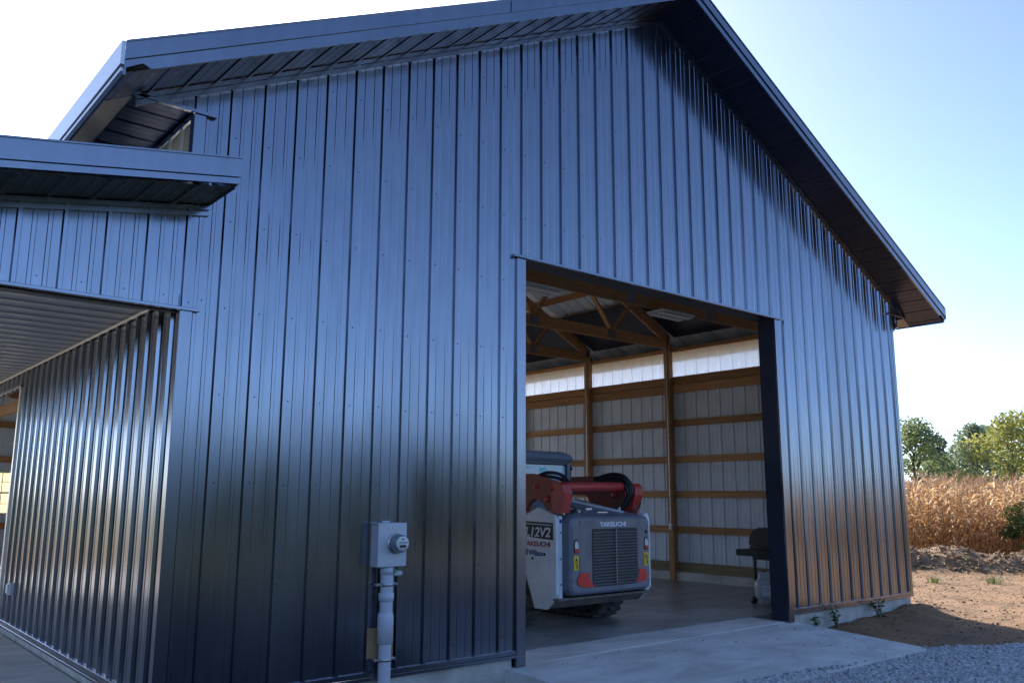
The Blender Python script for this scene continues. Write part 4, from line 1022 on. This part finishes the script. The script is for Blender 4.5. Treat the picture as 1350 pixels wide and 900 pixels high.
# ------------------------------------------------------------------ trees
def leaf_cloud(cs, n, size, seed, nm=1):
    """n small bent leaf clumps spread over the blobs cs = [(centre, radius, squash)]"""
    r = np.random.default_rng(seed); w_ = np.array([c[1]**2 for c in cs]); w_ /= w_.sum()
    k = r.choice(len(cs), n, p=w_); cen = np.array([c[0] for c in cs])[k]; rad = np.array([c[1] for c in cs])[k]
    d = r.normal(size=(n,3)); d /= np.linalg.norm(d,axis=1,keepdims=True)
    rr_ = rad*r.uniform(.25,1.12,n)**.6; P = cen+d*rr_[:,None]*np.array([1,1,.8])
    nrm = r.normal(size=(n,3))+d*.6; nrm /= np.linalg.norm(nrm,axis=1,keepdims=True)
    t = np.cross(nrm, r.normal(size=(n,3))); t /= np.linalg.norm(t,axis=1,keepdims=True); b = np.cross(nrm, t)
    s = size*r.uniform(.5,1.3,n)[:,None]
    V = np.stack([P-t*s*.5, P-b*s*.32+nrm*s*.08, P+t*s*.5, P+b*s*.32+nrm*s*.08],1).reshape(-1,3)
    return V, np.arange(4*n).reshape(-1,4)
def make_tree(name, label, cat, loc, H_, Wd, seed, leaf, group=None, n=5200, lsize=.42, base=.18, dens=1):
    r = random.Random(seed); t = thing(name, label, cat, loc, r.uniform(0,6), group)
    tr = MB(); tr.tube([(0,0,-.3),(.05*H_*.1,.0,H_*.25),(r.uniform(-.3,.3),r.uniform(-.3,.3),H_*.55),(r.uniform(-.4,.4),r.uniform(-.4,.4),H_*.85)], [H_*.028,H_*.022,H_*.014,H_*.005], 7)
    cs = []
    N = r.randint(13, 18)
    for i in range(N):
        a = i*2.4+r.uniform(-.5,.5); h = base+(1-base)*((i+.5)/N); prof = math.sin(PI*min(1,(h-base*.4)/(1-base*.4))**.8)**.6
        rd_ = Wd/2*prof*r.uniform(.35,.85); R_ = Wd*r.uniform(.13,.23)
        c = (rd_*math.cos(a), rd_*math.sin(a), H_*h*.93); cs.append((c, R_))
        z_ = H_*max(.15, h-.22); tr.tube([(0,0,z_),(c[0]*.5,c[1]*.5,(z_+c[2])/2+.1),c], [H_*.010,H_*.006,H_*.002], 5)
    cs.append(((0,0,H_*.93), Wd*.13))
    tr.build('trunk', 'bark', t)
    V, Fq = leaf_cloud(cs, n, lsize, seed)
    me = fastmesh('crown', V, Fq, [leaf]); o = bpy.data.objects.new('crown', me); C.objects.link(o); o.parent = t
    return t
TR = [(99.6,39.4,10.9,9.0,'leaf_a','rounded deep green tree just right of the barn corner, far behind the corn'),
      (105.9,40.1,9.4,6.5,'leaf_c','small dark tree second from the barn corner, behind the corn'),
      (122.8,43.9,9.6,6.0,'leaf_c','pale thin tree in the gap of the far tree line'),
      (111.3,37.5,11.2,7.5,'leaf_c','loose blue-green tree in the middle of the far tree line'),
      (117.5,38.1,11.2,8,'leaf_a','olive tree between the loose tree and the yellow-green one'),
      (99.4,29.0,11.0,9.5,'leaf_b','broad yellow-green tree at the right end of the far tree line'),
      (103.7,27.4,12.6,9,'leaf_b','tallest yellow-green tree cut by the right edge of the picture')]
for i, (x, y, h, wd, lf, lab) in enumerate(TR):
    make_tree('tree', lab, 'tree', (x, y, -.2), h, wd, 40+i, lf, 'trees behind the cornfield', n=5200, base=.12)
r = random.Random(5)
# low scrub under the far tree line
cs = [((x_, 62-x_*.28+r.uniform(-3,3), r.uniform(.6,2.4)), r.uniform(1.2,2.3)) for x_ in [82+q*.75 for q in range(60)]]
cs = [((98+q*.9, 44-q*.62+r.uniform(-2,2)+4, r.uniform(.5,2.2)), r.uniform(1.2,2.2)) for q in range(-14, 44)]
V, Fq = leaf_cloud(cs, 14000, .45, 77); me = fastmesh('scrub', V, Fq, ['leaf_a']); o = bpy.data.objects.new('scrub', me); C.objects.link(o); stuff(o)
# woods round the field, out of frame but mirrored in the steel: a joined belt
cs = []
for q in range(170):
    a = math.radians(118+q*.85); D_ = 22+r.uniform(-.6,.6); cs.append(((CAMP.x+D_*math.sin(a), CAMP.y+D_*math.cos(a), r.uniform(.2,1.6)), r.uniform(.8,1.3)))
for q in range(110):
    a = math.radians(222+q*.38); D_ = 30+r.uniform(-3,5); cs.append(((CAMP.x+D_*math.sin(a), CAMP.y+D_*math.cos(a), r.uniform(1,8)), r.uniform(2.0,3.0)))
for q in range(110):
    a = math.radians(118+q*1.32); D_ = 23+r.uniform(-.6,.6); cs.append(((CAMP.x+D_*math.sin(a), CAMP.y+D_*math.cos(a), 1.5+1.5*(q%3)/2+r.uniform(-.2,.2)), r.uniform(.8,1.3)))
V, Fq = leaf_cloud(cs, 70000, .8, 78); me = fastmesh('far_woods', V, Fq, ['leaf_dark']); o = bpy.data.objects.new('far_woods', me); C.objects.link(o); stuff(o)

# ------------------------------------------------------------------ weeds
def weed(name, label, cat, loc, h, n, spread, seed, group=None, leafw=.05, m_='weed'):
    r = random.Random(seed); t = thing(name, label, cat, loc, 0, group); st = MB(); lf = MB()
    for i in range(n):
        a = r.uniform(0,2*PI); hh = h*r.uniform(.6,1.05); e = Vector((math.cos(a)*spread*r.uniform(.2,1), math.sin(a)*spread*r.uniform(.2,1), hh))
        mid = e*.5+Vector((0,0,hh*.12)); st.tube([(0,0,-.03), mid, e], [.004,.003,.002], 4)
        for k in range(5):
            q = r.uniform(.3,1.02); p = Vector((0,0,0)).lerp(e, q); b = r.uniform(0,2*PI); d = Vector((math.cos(b), math.sin(b), r.uniform(-.3,.5))).normalized(); s_ = d.cross(Vector((0,0,1))).normalized()
            L = leafw*r.uniform(1.1,2); v, f = strip([p, p+d*L*.5+Vector((0,0,.01)), p+d*L+Vector((0,0,-.012))], [.006, leafw, .004], [s_]*3); lf.add(v, f)
    st.build('stem', 'weed', t); lf.build('foliage', m_, t); return t
def gzz(x, y): return float(gz(x, y))
weed('weed', 'leafy green weed against the foundation nearest the door jamb', 'weed', (9.05,-.13,gzz(9.05,-.13)), .26, 7, .10, 1, 'weeds along the foundation')
weed('weed', 'taller green weed in the middle of the right foundation wall', 'weed', (9.62,-.12,gzz(9.62,-.12)), .30, 8, .10, 2, 'weeds along the foundation')
weed('weed', 'grey-green weed near the right end of the foundation', 'weed', (10.85,-.14,gzz(10.85,-.14)), .28, 9, .16, 3, 'weeds along the foundation')
def tuft(loc, h, seed, label):
    r = random.Random(seed); mb = MB()
    for i in range(60):
        a = r.uniform(0,2*PI); d = Vector((math.cos(a), math.sin(a), 0)); b = d*r.uniform(0,.22); L = h*r.uniform(.5,1.1); s_ = d.cross(Vector((0,0,1)))
        v, f = strip([b, b+d*L*.15+Vector((0,0,L*.6)), b+d*L*.5+Vector((0,0,L))], [.014,.011,.003], [s_]*3); mb.add(v, f)
    o = mb.build('grass_tuft', 'weed'); o.location = loc; tag(o, label, 'grass tuft', 'grass tufts at the berm')
for i, (x, y, h, lab) in enumerate(((17.0,2.35,.30,'bright green grass tuft beside the barn corner in front of the berm'),(17.9,2.1,.24,'low grass tuft right of the one at the barn corner'),(18.6,1.1,.28,'lone bright grass tuft on the bare dirt right of the soil heap'),(19.6,4.2,.5,'yellowing grass clump at the left end of the soil heap'))):
    tuft((x, y, gzz(x,y)), h*.65, 60+i, lab)
# green vine patch in the corn
t = thing('vine_bush', 'green leafy vine bush growing among the dry corn at the right edge', 'bush', (25.2, 2.7, -.2))
r = random.Random(8); cs = [((r.uniform(-.6,.6), r.uniform(-.5,.3), r.uniform(.8,1.75)), r.uniform(.14,.28)) for q in range(13)]
V, Fq = leaf_cloud(cs, 2600, .075, 90); me = fastmesh('foliage', V, Fq, ['weed']); o = bpy.data.objects.new('foliage', me); C.objects.link(o); o.parent = t
mb = MB(); [mb.tube([(r.uniform(-.3,.3),r.uniform(-.2,.2),-.1),(c[0][0]*.7,c[0][1]*.7,c[0][2]*.6),c[0]], .009, 5) for c in cs]; mb.build('stem', 'weed', t)

# roots and stalk debris on the berm and chaff over the dirt
def litter(name, n, area, L0, L1, wd, m_, seed, lift=.3):
    r = np.random.default_rng(seed); x = r.uniform(area[0],area[1],n); y = r.uniform(area[2],area[3],n)
    kp = ~((x < W+.1) & (y > -.1)) & (y > gedge(x)+.1)
    if area[4]: kp &= bermh(x, y) > .08
    x, y = x[kp], y[kp]; n = len(x); z = gz(x, y)+.008
    L = r.uniform(L0,L1,n); a = r.uniform(0,2*PI,n); e = r.uniform(-.1,lift,n)
    d = np.stack([np.cos(a)*np.cos(e), np.sin(a)*np.cos(e), np.sin(e)],-1); s = np.stack([-np.sin(a), np.cos(a), 0*a],-1)*wd*r.uniform(.5,1.4,n)[:,None]
    P = np.stack([x,y,z],-1); up = np.array([0,0,wd*.7])
    A, B_ = P-d*L[:,None]/2, P+d*L[:,None]/2; A[:,2] = np.maximum(A[:,2], z-.02); B_[:,2] += .005
    V = np.stack([A-s, A+s, A+up, B_-s, B_+s, B_+up],1).reshape(-1,3)
    Fq = (np.array([(0,3,5,2),(1,2,5,4),(0,1,4,3)])[None]+(np.arange(n)*6)[:,None,None]).reshape(-1,4)
    me = fastmesh(name, V, Fq, [m_]); o = bpy.data.objects.new(name, me); C.objects.link(o); stuff(o)
litter('root_debris', 3800, (18.4,26,-6,9,1), .06, .42, .012, 'cornstalk', 31, .6)
litter('chaff', 5000, (11,24.5,-3,8,0), .03, .16, .006, 'straw', 32, .1)
litter('trampled_stalks', 1600, (22.4,26,-4,9,0), .2, 1.0, .014, 'cornstalk', 33, .35)

# crumbs of gravel and soil tracked onto the apron and the shop floor
n = 420
x = rng.uniform(3.8, 8.6, n); y = -np.abs(rng.normal(0, .9, n))-.02; kp = y > -1.75; x, y = x[kp], y[kp]
S = rng.gamma(1.5, .0028, len(x))+.0018
scatter_rocks('apron_crumbs', np.stack([x, y, -.012-.062*(-y)+S*.25], -1), np.minimum(S, .014), 'clod', 17)
n = 260
x = rng.uniform(4.0, 11.5, n); y = rng.uniform(.7, 5, n); S = rng.gamma(1.5, .0028, n)+.002
scatter_rocks('floor_crumbs', np.stack([x, y, S*.3], -1), np.minimum(S, .016), 'clod', 18)
